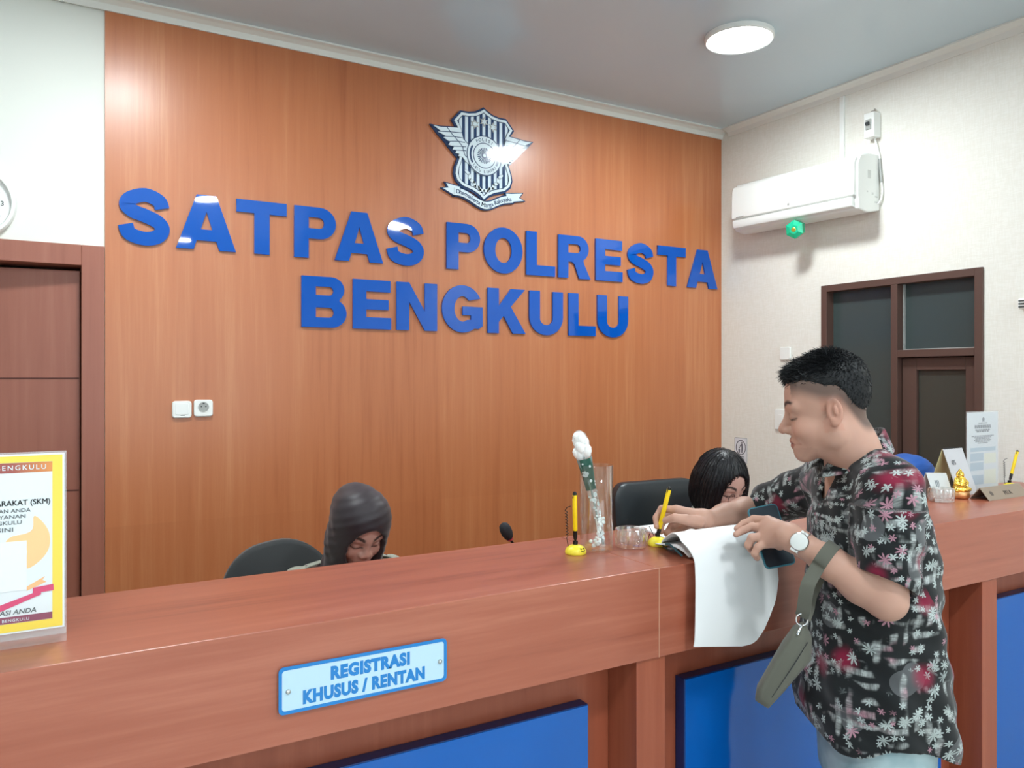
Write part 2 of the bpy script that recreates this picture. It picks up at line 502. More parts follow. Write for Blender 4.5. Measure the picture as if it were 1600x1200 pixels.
# passage behind it
b = MB(); b.box((-1.7, YW + 1.9, 0), (.9, YW + 2.0, 2.7)); b.box((.8, YW + .14, 0), (.9, YW + 1.9, 2.7)); b.box((-1.7, YW + .14, 0), (-1.6, YW + 1.9, 2.7)); b.box((-1.7, YW + .14, 2.7), (.9, YW + 2.0, 2.8))
struct('wall_passage', b.mesh(), M_['white_wall'])

# glazed timber frame on the right wall: fixed light, transom light and a narrow door
b = MB(); x0, x1 = XR - .012, XR + .10; w = .036
for y0, y1, z0, z1 in ((FY0, FY0 + w, 0, FZ), (FY1 - w, FY1, 0, FZ), (2.392, 2.428, 0, FZ - w), (FY0 + w, 2.392, 1.70, 1.736), (FY0 + w, FY1 - w, FZ - w, FZ), (2.428, FY1 - w, 0, .06)):
    b.box((x0, y0, z0), (x1, y1, z1))
fr = struct('window_1', b.mesh(), M_['frame'], bevel=.002)
b = MB(); b.box((XR + .045, 2.428, .06), (XR + .051, FY1 - w, FZ - w)); obj('pane', b.mesh(), M_['dark_glass'], fr, label='dark tinted fixed pane')
b = MB(); b.box((XR + .045, FY0 + w, 1.736), (XR + .051, 2.392, FZ - w)); obj('pane', b.mesh(), M_['dark_glass'], fr, label='dark pane over the narrow door')
b = MB(); b.box((XR + .030, 2.384, 1.74), (XR + .044, 2.390, FZ - w)); b.box((XR + .030, FY0 + w, 1.737), (XR + .044, 2.39, 1.741)); obj('glazing_bead', b.mesh(), M_['grey_plastic'], fr)
b = MB(); dy0, dy1 = FY0 + w + .003, 2.389
for y0, y1, z0, z1 in ((dy0, dy0 + .055, .006, 1.697), (dy1 - .075, dy1, .006, 1.697), (dy0 + .055, dy1 - .075, 1.637, 1.697), (dy0 + .055, dy1 - .075, .006, .16)):
    b.box((XR + .022, y0, z0), (XR + .062, y1, z1))
d2 = struct('door_2', b.mesh(), M_['frame'], bevel=.002)
b = MB(); b.box((XR + .040, dy0 + .055, .16), (XR + .046, dy1 - .075, 1.637)); obj('pane', b.mesh(), M_['dark_glass_b'], d2, label='dark brown glass pane')
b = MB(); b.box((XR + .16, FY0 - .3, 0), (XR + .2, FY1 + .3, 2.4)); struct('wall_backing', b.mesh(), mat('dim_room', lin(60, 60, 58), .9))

# shop-front glass behind the lens
for k, (x0_, x1_) in enumerate(((-2.5, -.65), (-.5, 1.2), (1.35, 3.1))):
    b = MB()
    for a0, a1, z0, z1 in ((x0_, x0_ + .05, .35, 2.65), (x1_ - .05, x1_, .35, 2.65), (x0_ + .05, x1_ - .05, .35, .4), (x0_ + .05, x1_ - .05, 2.6, 2.65)):
        b.box((a0, YB - .09, z0), (a1, YB - .03, z1))
    wv = struct('window_%d' % (k + 2), b.mesh(), M_['frame'])
    b = MB(); b.box((x0_ + .05, YB - .062, .4), (x1_ - .05, YB - .056, 2.6)); obj('pane', b.mesh(), M_['film'], wv)

# ------------------------------------------------------------------ ceiling lamps
def ceiling_lamp(x, y, label):
    t = thing('ceiling_lamp', label, 'lamp', (x, y, ZC - .022), 'round ceiling lamps')
    b = MB(); b.lathe([(.152, .022), (.152, .004), (.146, -.002), (.137, 0), (.137, .022)], (x, y, ZC - .022), n=40); obj('housing', b.mesh(), M_['white_plastic'], t, smooth=35)
    b = MB(); b.lathe([(.0005, .0005), (.08, .0008), (.125, .0015), (.136, .004), (.136, .012)], (x, y, ZC - .022), n=40); obj('diffuser', b.mesh(), M_['lamp'], t, smooth=60, label='glowing white diffuser')
    return t
lamp0 = ceiling_lamp(2.66, 2.53, 'round white ceiling lamp glowing near the air conditioner')
for x, y, lab in ((.30, 2.53, 'round ceiling lamp in front of the white wall over the brown door'),
                  (1.19, -.15, 'round ceiling lamp behind the counter front, left of its row'),
                  (2.98, -.13, 'round ceiling lamp over the waiting side, right of its row'),
                  (-.9, -.15, 'round ceiling lamp over the waiting side near the left wall'),
                  (1.19, -2.6, 'round ceiling lamp near the shop front windows')):
    dup(lamp0, (x, y, ZC - .022), lab)

# ------------------------------------------------------------------ blue letters on the cladding
H_ = .235; TS = .066; TB = .056
def arc(cx, cy, rx, ry, a0, a1, n=14):
    return [(cx + rx * math.cos(math.radians(a0 + (a1 - a0) * i / n)), cy + ry * math.sin(math.radians(a0 + (a1 - a0) * i / n))) for i in range(n + 1)]
def stroke(P, hw):
    P = [Vector((x, y, 0)) for x, y in P]; P = catmull(P, 6); L = []; R = []
    for i, p in enumerate(P):
        t = (P[min(i + 1, len(P) - 1)] - P[max(i - 1, 0)]).normalized(); nrm = Vector((-t.y, t.x, 0))
        L.append((p + nrm * hw)[:2]); R.append((p - nrm * hw)[:2])
    return L + R[::-1]
def glyph(ch, w):
    H, t, q = H_, TS, TB
    if ch == 'T':
        m = w / 2; return [[(0, H), (w, H), (w, H - q), (m + t / 2, H - q), (m + t / 2, 0), (m - t / 2, 0), (m - t / 2, H - q), (0, H - q)]]
    if ch == 'L': return [[(0, 0), (w, 0), (w, q), (t, q), (t, H), (0, H)]]
    if ch == 'E':
        z = .093; return [[(0, 0), (w, 0), (w, q), (t, q), (t, z), (w * .93, z), (w * .93, z + .049), (t, z + .049), (t, H - q), (w * .98, H - q), (w * .98, H), (0, H)]]
    if ch == 'N': return [[(0, 0), (0, H), (t, H), (w - t, .40 * H), (w - t, H), (w, H), (w, 0), (w - t, 0), (t, .60 * H), (t, 0)]]
    if ch == 'A': return [[(0, 0), (.335 * w, H), (.665 * w, H), (w, 0), (.715 * w, 0), (.665 * w, .165 * H), (.335 * w, .165 * H), (.285 * w, 0)], [(.405 * w, .37 * H), (.595 * w, .37 * H), (.5 * w, .70 * H)]]
    if ch == 'K': return [[(0, 0), (0, H), (t, H), (t, .61 * H), (.60 * w, H), (.98 * w, H), (.60 * w, .60 * H), (w, 0), (.655 * w, 0), (.41 * w, .39 * H), (t, .25 * H), (t, 0)]]
    if ch == 'O': return [circ(w / 2, 56, w / 2, H / 2, H / 2 + .003), circ(w / 2 - .066, 44, w / 2, H / 2, H / 2 - .052)]
    if ch == 'U':
        return [[(0, H)] + arc(w / 2, .40 * H, w / 2, .40 * H + .003, 180, 360) + [(w, H), (w - t, H)] + arc(w / 2, .37 * H, w / 2 - t, .37 * H - .052, 360, 180) + [(t, H)]]
    if ch == 'P':
        r = .165; o = [(0, 0), (0, H)] + arc(w - .075, H - .0725, .075, .0725, 90, -90) + [(t, H - .145), (t, 0)]
        return [o, [(t, H - .047)] + arc(w - .078, H - .0725, .022, .0255, 90, -90, 8) + [(t, H - .098)]]
    if ch == 'R':
        o = [(0, 0), (0, H)] + arc(w - .083, H - .070, .070, .070, 90, -62) + [(w * .80, H * .34), (w, 0), (w - .076, 0), (w * .50, H * .33), (w * .42, H * .385), (t, H * .385), (t, 0)]
        return [o, [(t, H - .047)] + arc(w - .090, H - .070, .022, .024, 90, -90, 8) + [(t, H - .094)]]
    if ch == 'B':
        o = [(0, 0), (0, H)] + arc(w - .073, H - .058, .062, .058, 90, -50) + arc(w - .072, .067, .072, .067, 58, -90)
        return [o, [(t, H - .046)] + arc(w - .082, H - .066, .019, .020, 90, -90, 8) + [(t, H - .086)], [(t, .092)] + arc(w - .082, .069, .021, .023, 90, -90, 8) + [(t, .046)]]
    if ch == 'S':
        P = [(.83, .665), (.77, .80), (.52, .885), (.25, .81), (.165, .69), (.28, .585), (.52, .515), (.75, .425), (.835, .30), (.74, .165), (.50, .115), (.22, .185), (.145, .345)]
        return [stroke([(x * w, z * H) for x, z in P], .0285)]
    if ch == 'G':
        cx_, cy_ = w / 2, H / 2
        o = arc(cx_, cy_, w / 2, H / 2 + .003, 28, 305, 40) + [(w * .90, .075 * H), (w, .14 * H), (w, .555 * H), (.50 * w, .555 * H), (.50 * w, .365 * H), (.71 * w, .365 * H), (.71 * w, .27 * H)]
        return [o + arc(cx_, cy_, w / 2 - .068, H / 2 - .053, 300, 42, 30)]
def s_plate(lp, depth, M):
    n = len(lp) // 2; L = lp[:n]; Rr = lp[n:][::-1]; b = MB()
    for i in range(n - 1):
        b.f += [(4 * i, 4 * i + 4, 4 * i + 5, 4 * i + 1), (4 * i + 2, 4 * i + 3, 4 * i + 7, 4 * i + 6), (4 * i, 4 * i + 2, 4 * i + 6, 4 * i + 4), (4 * i + 1, 4 * i + 5, 4 * i + 7, 4 * i + 3)]
    for l_, r_ in zip(L, Rr): b.v += [M @ Vector((p[0], p[1], d)) for d in (depth, 0) for p in (l_, r_)]
    m = 4 * (n - 1); b.f += [(0, 1, 3, 2), (m, m + 2, m + 3, m + 1)]; b.m = [0] * len(b.f)
    return b.mesh()
LET = [('SATPAS', 2.149, [(.227, .428), (.448, .691), (.693, .911), (.945, 1.139), (1.134, 1.372), (1.388, 1.59)]),
       ('POLRESTA', 2.149, [(1.71, 1.9), (1.923, 2.155), (2.179, 2.363), (2.384, 2.6), (2.636, 2.827), (2.86, 3.061), (3.09, 3.31), (3.323, 3.573)]),
       ('BENGKULU', 1.832, [(.978, 1.19), (1.221, 1.413), (1.441, 1.657), (1.685, 1.915), (1.945, 2.175), (2.199, 2.414), (2.452, 2.636), (2.649, 2.867)])]
ORD = ['first', 'second', 'third', 'fourth', 'fifth', 'sixth', 'seventh', 'eighth']
for word, z0, ext in LET:
    for i, (ch, (xa, xb)) in enumerate(zip(word, ext)):
        rx_ = R_.uniform(-.004, .004)
        M = frame((xa, YS - .0015, z0 + (.0 if word != 'BENGKULU' else .0)), (1, rx_ * .3, rx_ * .3), (-rx_ * .3, 0, 1))
        me = s_plate(glyph(ch, xb - xa)[0], .010, M) if ch == 'S' else plate(glyph(ch, xb - xa), .010, M)
        o = obj('wall_letter', me, M_['blue_letter'], bevel=.0012, seg=1, origin=((xa + xb) / 2, YS, z0))
        tag(o, 'glossy blue letter %s, %s letter of the word %s on the orange wall' % (ch, ORD[i], word), 'letter', 'blue wall letters')

# ------------------------------------------------------------------ crest
EX, EZ = 1.919, 2.743
def cp2(x, y):                                          # crest outline points, measured from its hub
    p = on_y(640 + x / 6.0, 150 + y / 6.0, YW); return (p.x - EX, p.z - EZ)
half = [cp2(*p) for p in [(672, 143), (640, 160), (595, 177), (530, 180), (462, 168), (395, 240), (428, 300), (446, 350), (456, 430), (456, 520), (444, 600), (415, 680), (408, 735), (425, 795), (475, 848), (575, 893), (640, 940), (678, 980)]]
half[0] = (0, half[0][1]); half[-1] = (0, half[-1][1])
shield = half + [(-x, y) for x, y in half[-2:0:-1]]
def inset(P, d):
    """push a closed outline inwards (d > 0) or outwards"""
    n = len(P); area = sum(P[i][0] * P[(i + 1) % n][1] - P[(i + 1) % n][0] * P[i][1] for i in range(n)); sg = 1 if area > 0 else -1
    out = []
    for i in range(n):
        a, p, c = Vector(P[i - 1]), Vector(P[i]), Vector(P[(i + 1) % n])
        e1 = (p - a).normalized(); e2 = (c - p).normalized()
        n1 = Vector((-e1.y, e1.x)) * sg; n2 = Vector((-e2.y, e2.x)) * sg
        m = (n1 + n2); m = m / max(m.length, .3); k = d / max(m.dot(n1), .45)
        out.append(tuple(p + m * k))
    return out
ME = lambda dz: frame((EX, YS - .0005 - dz, EZ), (1, 0, 0), (0, 0, 1))
crest = thing('wall_crest', 'striped navy and white winged police crest above the blue letters', 'crest', (EX, YS, EZ - .27))
wing = [cp2(*p) for p in [(198, 290), (262, 305), (325, 308), (432, 315), (462, 350), (475, 420), (525, 470), (520, 560), (532, 650), (500, 630), (470, 585), (430, 577), (405, 548), (385, 520), (345, 472), (325, 440), (285, 395), (245, 350)]]
wing_w = [cp2(*p) for p in [(198, 290), (262, 305), (325, 308), (432, 315), (462, 350), (475, 420), (525, 470), (520, 560), (532, 650), (500, 630), (470, 585), (430, 577), (440, 556), (402, 548), (414, 528), (376, 516), (390, 492), (338, 470), (356, 446), (292, 403), (322, 394), (240, 350), (268, 343)]]
mir = lambda P: [(-x, y) for x, y in P]
rib_c = [cp2(*p) for p in [(395, 905), (440, 910), (500, 933), (560, 970), (620, 1010), (680, 1035), (740, 1030), (800, 1005), (860, 985), (945, 978)]]
rib_c = [(v.x, v.y) for v in catmull([(x, y, 0) for x, y in rib_c], 4)]
def band(P, hw):
    up = []; dn = []
    for i, p in enumerate(P):
        up.append((p[0], p[1] + hw)); dn.append((p[0], p[1] - hw))
    return up + dn[::-1]
ribbon = band(rib_c, .0185)
tl = [cp2(*p) for p in [(400, 940), (293, 873), (345, 868), (322, 826), (402, 850), (450, 862), (440, 900)]]
tr = [cp2(*p) for p in [(945, 1000), (1045, 992), (1000, 965), (1030, 925), (930, 928), (880, 925), (890, 960)]]
obj('backing', join([plate([inset(shield, -.011)], .012, ME(0)), plate([inset(wing, -.008)], .012, ME(0)), plate([inset(mir(wing), -.008)], .012, ME(0)),
    plate([inset(ribbon, -.007)], .012, ME(0)), plate([inset(tl, -.006)], .012, ME(0)), plate([inset(tr, -.006)], .012, ME(0))]), M_['navy'], crest, label='navy backing plate')
obj('shield_border', plate([shield, inset(shield, .0125)], .005, ME(.0125)), M_['sign_white'], crest)
M_['stripes'] = mat('navy_white_stripes', lin(42, 66, 104), .08); g = NT(M_['stripes'])
sx = g.n('ShaderNodeSeparateXYZ'); g.l(g.pos(), sx.inputs[0])
ph = g.math('MULTIPLY', g.math('SUBTRACT', sx.outputs[0], EX), 1 / .0335)
fr_ = g.math('ABSOLUTE', g.math('SUBTRACT', ph, g.math('ROUND', ph)))
g.l(g.mix(g.math('LESS_THAN', fr_, .25), lin(42, 66, 104), lin(218, 234, 242)), g.b.inputs['Base Color'])
obj('shield_field', plate([inset(shield, .0165)], .003, ME(.0125)), M_['stripes'], crest, label='vertical navy and white stripes')
def strips(lines, dz, hw=.0017, mirror=True):
    out = []
    for P in lines:
        for Q in ((P, mir(P)) if mirror else (P,)):
            b = MB(); b.strip([(EX + x, YS - dz, EZ + y) for x, y in Q], (0, 0, 1) if abs(Q[-1][0] - Q[0][0]) > abs(Q[-1][1] - Q[0][1]) else (1, 0, 0), hw, .001); out.append(b.mesh())
    return join(out)
wl = [[cp2(*p) for p in L] for L in ([(245, 347), (350, 352), (460, 362)], [(288, 395), (390, 396), (468, 410)], [(327, 442), (420, 440), (492, 452)], [(350, 485), (440, 488), (500, 492)], [(385, 522), (450, 524), (500, 530)], [(325, 310), (375, 380), (430, 440), (475, 500)], [(470, 500), (490, 570), (530, 610)], [(462, 350), (478, 418), (522, 468)])]
for Pw, Q in ((wing_w, 0), (mir(wing_w), 1)):
    wo = obj('wing', plate([Pw], .005, ME(.0165)), M_['sign_white'], crest)
    obj('feather_lines', strips([mir(L) if Q else L for L in wl], .0225, mirror=False), M_['navy'], wo)
obj('medallion', join([plate([circ(.103, 56)], .004, ME(.0185))]), M_['sign_white'], crest, label='round white medallion')
ring = [plate([circ(.103, 56), circ(.0985, 56)], .0012, ME(.0226)), plate([circ(.066, 48), circ(.062, 48)], .0012, ME(.0226))]
for k in range(24):
    a = 2 * math.pi * k / 24; d = .075
    ring.append(plate([[(r * math.cos(a + s), r * math.sin(a + s)) for r, s in ((.016, -.07), (.041, -d), (.041, d), (.016, .07))]], .0012, ME(.0226)))
ring.append(plate([circ(.016, 24), circ(.009, 24)], .0012, ME(.0226)))
for s_ in (-1, 1):
    o_ = [(s_ * (.079 + .0085 * math.cos(t)) * 1, 0) for t in (0,)]
    A = [(.0865 * math.cos(math.radians(a)) * s_, .0865 * math.sin(math.radians(a))) for a in range(-32, 33, 8)]
    B = [(.0765 * math.cos(math.radians(a)) * s_, .0765 * math.sin(math.radians(a))) for a in range(-32, 33, 8)]
    ring.append(plate([A + B[::-1]], .0012, ME(.0226)))
def arc_text(s, r, a0, a1, size, inward):
    out = []
    for k, chh in enumerate(s):
        if chh == ' ': continue
        a = math.radians(a0 + (a1 - a0) * k / max(1, len(s) - 1))
        rad = Vector((math.cos(a), math.sin(a))); up = -rad if inward else rad; rt = Vector((up.y, -up.x))
        o3 = Vector((EX + rad.x * r, YS - .0231, EZ + rad.y * r)) - Vector((up.x, 0, up.y)) * size * .35
        out.append(text_mesh(chh, size, frame(o3, (rt.x, 0, rt.y), (up.x, 0, up.y)), .0008, .012, 'CENTER'))
    return out
obj('medallion_marks', join(ring + arc_text('POLISI', .082, 122, 58, .023, False) + arc_text('LALU LINTAS', .082, 222, 318, .020, True)), M_['navy'], crest, label='navy sun wheel and ring of lettering')
def star(cx, cy, r, n=6, q=.5):
    return [(cx + (r if k % 2 == 0 else r * q) * math.sin(math.pi * k / n), cy + (r if k % 2 == 0 else r * q) * math.cos(math.pi * k / n)) for k in range(2 * n)]
for cx_, cy_ in ((-.053, .156), (0, .176), (.053, .156)):
    s_ = obj('star', plate([star(cx_, cy_, .026)], .003, ME(.0156)), M_['grey_plastic'], crest)
    obj('star_core', plate([star(cx_, cy_, .017)], .001, ME(.0187)), M_['sign_white'], s_)
lv = []; lo_ = []
for s_ in (-1, 1):
    for k in range(7):
        t = k / 6; x = .012 + .085 * t; y = -.178 + .062 * t * t + .02 * t; an = math.radians(30 + 35 * t + (28 if k % 2 else -28))
        for L, e in ((lo_, .0014), (lv, 0)):
            pts = [((.018 + e) * math.cos(q), (.0078 + e) * math.sin(q)) for q in [2 * math.pi * j / 14 for j in range(14)]]
            L.append(plate([[(s_ * (x + u * math.cos(an) - v * math.sin(an)), y + u * math.sin(an) + v * math.cos(an)) for u, v in pts]], .002 if e else .003, ME(.0156)))
lf = obj('laurel', join(lv), M_['sign_white'], crest)
obj('laurel_outline', join(lo_), M_['navy'], lf)
rb = obj('ribbon', join([plate([ribbon], .006, ME(.0125)), plate([tl], .003, ME(.0125)), plate([tr], .003, ME(.0125))]), M_['sign_white'], crest, label='white ribbon with motto')
def path_text(s, P, size, y, M0, bold=.01):
    L = [0]
    for a, c in zip(P, P[1:]): L.append(L[-1] + (Vector(c) - Vector(a)).length)
    W = []
    for chh in s:
        W.append({'M': .9, 'm': .9, ' ': .35, 'r': .4, 'i': .3, 'k': .55, 't': .38, 'R': .72, 'D': .78}.get(chh, .6))
    tot = sum(W); pos = .03 * L[-1]; sc_ = L[-1] * .94 / tot; out = []
    for chh, w_ in zip(s, W):
        m_ = pos + w_ * sc_ / 2; pos += w_ * sc_
        if chh == ' ': continue
        i = max(k for k in range(len(L)) if L[k] <= m_); i = min(i, len(P) - 2)
        t = (m_ - L[i]) / (L[i + 1] - L[i]); p = Vector(P[i]).lerp(Vector(P[i + 1]), t); d = (Vector(P[i + 1]) - Vector(P[i])).normalized()
        o3 = Vector((EX + p.x + d.y * size * .3, y, EZ + p.y - d.x * size * .3))
        out.append(text_mesh(chh, size, frame(o3, (d.x, 0, d.y), (-d.y, 0, d.x)), .0008, bold, 'CENTER'))
    return out
obj('motto', join(path_text('Dharmakerta Marga Raksyaka', rib_c, .030, YS - .0193, None)), M_['navy'], rb)

# ------------------------------------------------------------------ switch and socket beside each other
def plate_box(xc, zc, label, name, cat):
    t = thing(name, label, cat, (xc, YS, zc - .036), 'wall plates on the orange wall')
    b = MB(); b.prism(rrect(.077, .072, .012), (xc, YS, zc), (1, 0, 0), (0, 0, 1), 0, .013); obj('cover_plate', b.mesh(), M_['white_plastic'], t, bevel=.004, smooth=40)
    return t
t = plate_box(.471, 1.465, 'blank white wall plate left of the round socket', 'wall_switch', 'switch')
b = MB(); b.prism(rrect(.052, .048, .006), (.471, YS, 1.467), (1, 0, 0), (0, 0, 1), .0131, .0152); obj('rocker', b.mesh(), M_['white_plastic'], t, bevel=.001)
obj('maker_mark', plate([rrect(.017, .004, .001)], .0004, frame((.474, YS - .0133, 1.440), (1, 0, 0), (0, 0, 1))), M_['grey_plastic'], t)
t = plate_box(.557, 1.469, 'white wall socket with a round grey well', 'wall_socket', 'socket')
b = MB(); b.lathe([(.0215, .0131), (.0215, .0150), (.0180, .0150), (.0175, .0134), (.0005, .0134)], (.557, YS, 1.474), (0, -1, 0), 32); obj('socket_well', b.mesh(), M_['grey_plastic'], t, smooth=35)
b = MB(); b.cyl((.548, YS - .0133, 1.476), (.548, YS - .0148, 1.476), .0028); b.cyl((.566, YS - .0133, 1.476), (.566, YS - .0148, 1.476), .0028); b.box((.553, YS - .0148, 1.487), (.561, YS - .0134, 1.493)); obj('contact', b.mesh(), M_['dark_plastic'], t)

# wall clock at the left edge of the view
kc = Vector((-.262, YW, 2.268)); KR = .142
t = thing('wall_clock', 'round white wall clock on the white wall over the brown door', 'clock', (kc.x, YW, kc.z - KR))
b = MB(); b.lathe([(KR * .97, 0), (KR, .010), (KR, .024), (KR * .96, .034), (KR * .88, .034), (KR * .855, .026), (KR * .855, .012)], kc, (0, -1, 0), 56); obj('case', b.mesh(), M_['white_plastic'], t, smooth=35)
fc = obj('dial', plate([circ(KR * .86, 56)], .003, frame((kc.x, YW - .012, kc.z), (1, 0, 0), (0, 0, 1))), mat('dial_white', lin(242, 243, 240), .25), t)
for k in range(1, 13):
    a = math.radians(90 - 30 * k); r = KR * .66
    obj('numeral', text_mesh(str(k), .026, frame((kc.x + r * math.cos(a), YW - .0151, kc.z + r * math.sin(a) - .009), (1, 0, 0), (0, 0, 1)), .0006, .01, 'CENTER'), M_['dark_plastic'], fc)
for nme, a, L, w_ in (('hour_hand', 150, .055, .004), ('minute_hand', 35, .085, .003)):
    d = Vector((math.cos(math.radians(a)), 0, math.sin(math.radians(a)))); b = MB()
    b.strip([Vector((kc.x, YW - .0185, kc.z)) - d * .012, Vector((kc.x, YW - .0185, kc.z)) + d * L], (-d.z, 0, d.x), w_ / 2, .001); obj(nme, b.mesh(), M_['black'], t)
b = MB(); b.cyl((kc.x, YW - .0150, kc.z), (kc.x, YW - .0205, kc.z), .004); obj('hub', b.mesh(), M_['black'], t)

# ------------------------------------------------------------------ air conditioner on the right wall
AY0, AY1 = 2.495, 3.315                                 # right and left end along the wall
AT = math.radians(1.1)                                  # it hangs a little out of level
def acp(y, x, z):                                       # x = distance from the wall
    dy = y - AY0
    return Vector((XR - x, y, z + dy * math.tan(AT)))
def ac_ext(poly, y0, y1):
    b = MB(); n = len(poly)
    b.add([acp(y, x, z) for y in (y0, y1) for x, z in poly], [tuple(range(n)), tuple(range(n, 2 * n))[::-1]] + [(i, (i + 1) % n, n + (i + 1) % n, n + i) for i in range(n)])
    return b.mesh()
ac = thing('air_conditioner', 'white split air conditioner high on the cream wall', 'air conditioner', (XR, (AY0 + AY1) / 2, 2.43))
obj('body', ac_ext([(.001, 2.445), (.10, 2.428), (.165, 2.440), (.176, 2.50), (.176, 2.67), (.15, 2.712), (.09, 2.728), (.001, 2.728)], AY0, AY1), M_['white_plastic'], ac, bevel=.006, smooth=35)
fp = obj('front_panel', ac_ext([(.176, 2.500), (.198, 2.506), (.200, 2.53), (.196, 2.664), (.184, 2.692), (.1635, 2.696)], AY0 + .008, AY1 - .004), M_['white_plastic'], ac, bevel=.004, smooth=35)
obj('louver', ac_ext([(.166, 2.446), (.190, 2.452), (.199, 2.470), (.199, 2.497), (.177, 2.497)], AY0 + .020, AY1 - .012), M_['white_plastic'], ac, bevel=.003, smooth=35)
b = MB(); p = acp(2.90, .1993, 2.525); b.obox(p, ((0, 1, 0), (0, 0, 1), (1, 0, 0)), (.007, .006, .0008)); obj('logo_badge', b.mesh(), M_['grey_plastic'], fp)
b = MB(); p = acp(3.245, .2003, 2.512); b.obox(p, ((0, 1, 0), (0, 0, 1), (1, 0, 0)), (.028, .0028, .0006)); obj('model_strip', b.mesh(), M_['grey_plastic'], fp)
pg_ = mat('pale_grey', lin(206, 208, 204), .4)
for x, z, hx, hz in ((.085, 2.62, .012, .020), (.060, 2.525, .006, .006), (.030, 2.512, .010, .003), (.032, 2.485, .010, .003), (.100, 2.532, .004, .004)):
    b = MB(); b.box((XR - x - hx, AY0 - .0012, z - hz), (XR - x + hx, AY0 + .0005, z + hz)); obj('side_mark', b.mesh(), pg_, ac)
# gem shaped green air freshener hanging from the louver
gc = on_x(1243, 358, XR - .165)
t = thing('air_freshener', 'shiny green gem shaped ornament hanging under the air conditioner', 'ornament', (gc.x, gc.y, gc.z - .06))
M_['green'] = mat('green_crystal', lin(40, 224, 172), .06, trans=.4, ior=1.5)
b = MB(); rt_ = Matrix.Rotation(math.radians(32), 3, 'X') @ Matrix.Rotation(math.radians(25), 3, 'Z')
pts = []
for k in range(6):
    a = math.pi / 3 * k; pts.append((math.cos(a) * .051, math.sin(a) * .051))
vs = [gc + rt_ @ Vector((s_ * .02, x * .98, y)) for s_ in (-1, 1) for x, y in pts] + [gc + rt_ @ Vector((s_ * .032, x * .5, y * .5)) for s_ in (-1, 1) for x, y in pts]
fs = [(i, (i + 1) % 6, 6 + (i + 1) % 6, 6 + i) for i in range(6)] + [(12 + i, 12 + (i + 1) % 6, (i + 1) % 6, i) for i in range(6)] + [(18 + (i + 1) % 6, 18 + i, 6 + i, 6 + (i + 1) % 6) for i in range(6)] + [tuple(range(12, 18)), tuple(range(18, 24))[::-1]]
b.add(vs, fs); obj('gem', b.mesh(), M_['green'], t)
b = MB(); b.lathe([(.010, -.001), (.012, 0), (.010, .001)], gc + rt_ @ Vector((-.0325, 0, 0)), rt_ @ Vector((-1, 0, 0)), 24); obj('gold_print', b.mesh(), M_['gold'], t, label='gold round print')
b = MB(); b.tube([gc + Vector((0, 0, .046)), Vector((gc.x, gc.y, 2.452 + .008))], .0012, 6); obj('string', b.mesh(), M_['white_plastic'], t)
# trunking from the ceiling down to it
b = MB()
for x0_, x1_, y0, y1 in ((XR - .014, XR - .0002, 2.697, 2.722),): b.box((x0_, y0, 2.724), (x1_, y1, ZC - .047))
tr_ = obj('cable_trunking', b.mesh(), M_['white_plastic'], bevel=.002); tag(tr_, 'narrow white trunking running from the ceiling to the air conditioner', 'trunking')
# breaker box with its cable
bx = Vector((XR, 2.520, 2.878))
t = thing('breaker_box', 'small white breaker box above the right end of the air conditioner', 'switch box', (XR, 2.52, 2.81))
b = MB(); b.box((XR - .055, 2.490, 2.815), (XR - .0003, 2.548, 2.940)); obj('housing', b.mesh(), M_['white_plastic'], t, bevel=.004)
b = MB(); b.box((XR - .062, 2.505, 2.855), (XR - .055, 2.533, 2.905)); obj('breaker', b.mesh(), M_['grey_plastic'], t)
b = MB(); b.box((XR - .072, 2.510, 2.875), (XR - .062, 2.528, 2.890)); obj('lever', b.mesh(), M_['dark_plastic'], t)
b = MB(); b.tube([(XR - .02, 2.519, 2.94), (XR - .006, 2.519, 2.968)], .004, 8); b.tube([(XR - .02, 2.500, 2.955), (XR - .006, 2.540, 2.962)], .002, 6); obj('hook', b.mesh(), M_['steel'], t)
cb = catmull([(XR - .02, 2.512, 2.815), (XR - .012, 2.505, 2.78), (XR - .008, 2.492, 2.72), (XR - .008, 2.487, 2.65), (XR - .008, 2.480, 2.585), (XR - .010, 2.474, 2.54), (XR - .014, 2.480, 2.50), (XR - .02, 2.4945, 2.475)], 5)
b = MB(); b.tube(cb, .0042, 8); cbo = obj('cable', b.mesh(), M_['white_plastic'], t)
b = MB(); b.tube(cb[11:21], .0062, 8); obj('insulation_tape', b.mesh(), M_['grey_plastic'], cbo)

# small litter sign, two wall plates
sx_, sy_, sz_ = XR - .0005, 3.4255, 1.1565
MR = lambda y, z, d=0: frame((XR - d, y, z), (0, -1, 0), (0, 0, 1))      # plane of the right wall, x to the right as seen from the room
lsg = obj('litter_sign', plate([rrect(.100, .155, .004)], .0012, MR(sy_, sz_, .0004)), mat('pale_sign', lin(226, 228, 234), .3)); tag(lsg, 'small white litter sign with a ringed figure on the cream wall', 'sign')
grey = mat('sign_grey', lin(104, 106, 116), .5)
mk = [plate([circ(.040, 36, 0, .018, .046), circ(.034, 36, 0, .018, .040)], .0005, MR(sy_, sz_, .0017)),
      plate([circ(.0055, 16, .008, .046)], .0005, MR(sy_, sz_, .0017)),
      plate([[(.002, .040), (.014, .040), (.016, .015), (.014, -.014), (.010, -.014), (.009, .006), (.007, -.014), (.003, -.014), (.005, .014), (.004, .028), (-.008, .022), (-.009, .026)]], .0005, MR(sy_, sz_, .0017)),
      plate([[(-.020, .008), (-.006, .008), (-.008, -.014), (-.018, -.014)]], .0005, MR(sy_, sz_, .0017)), plate([circ(.004, 12, -.012, .016)], .0005, MR(sy_, sz_, .0017))]
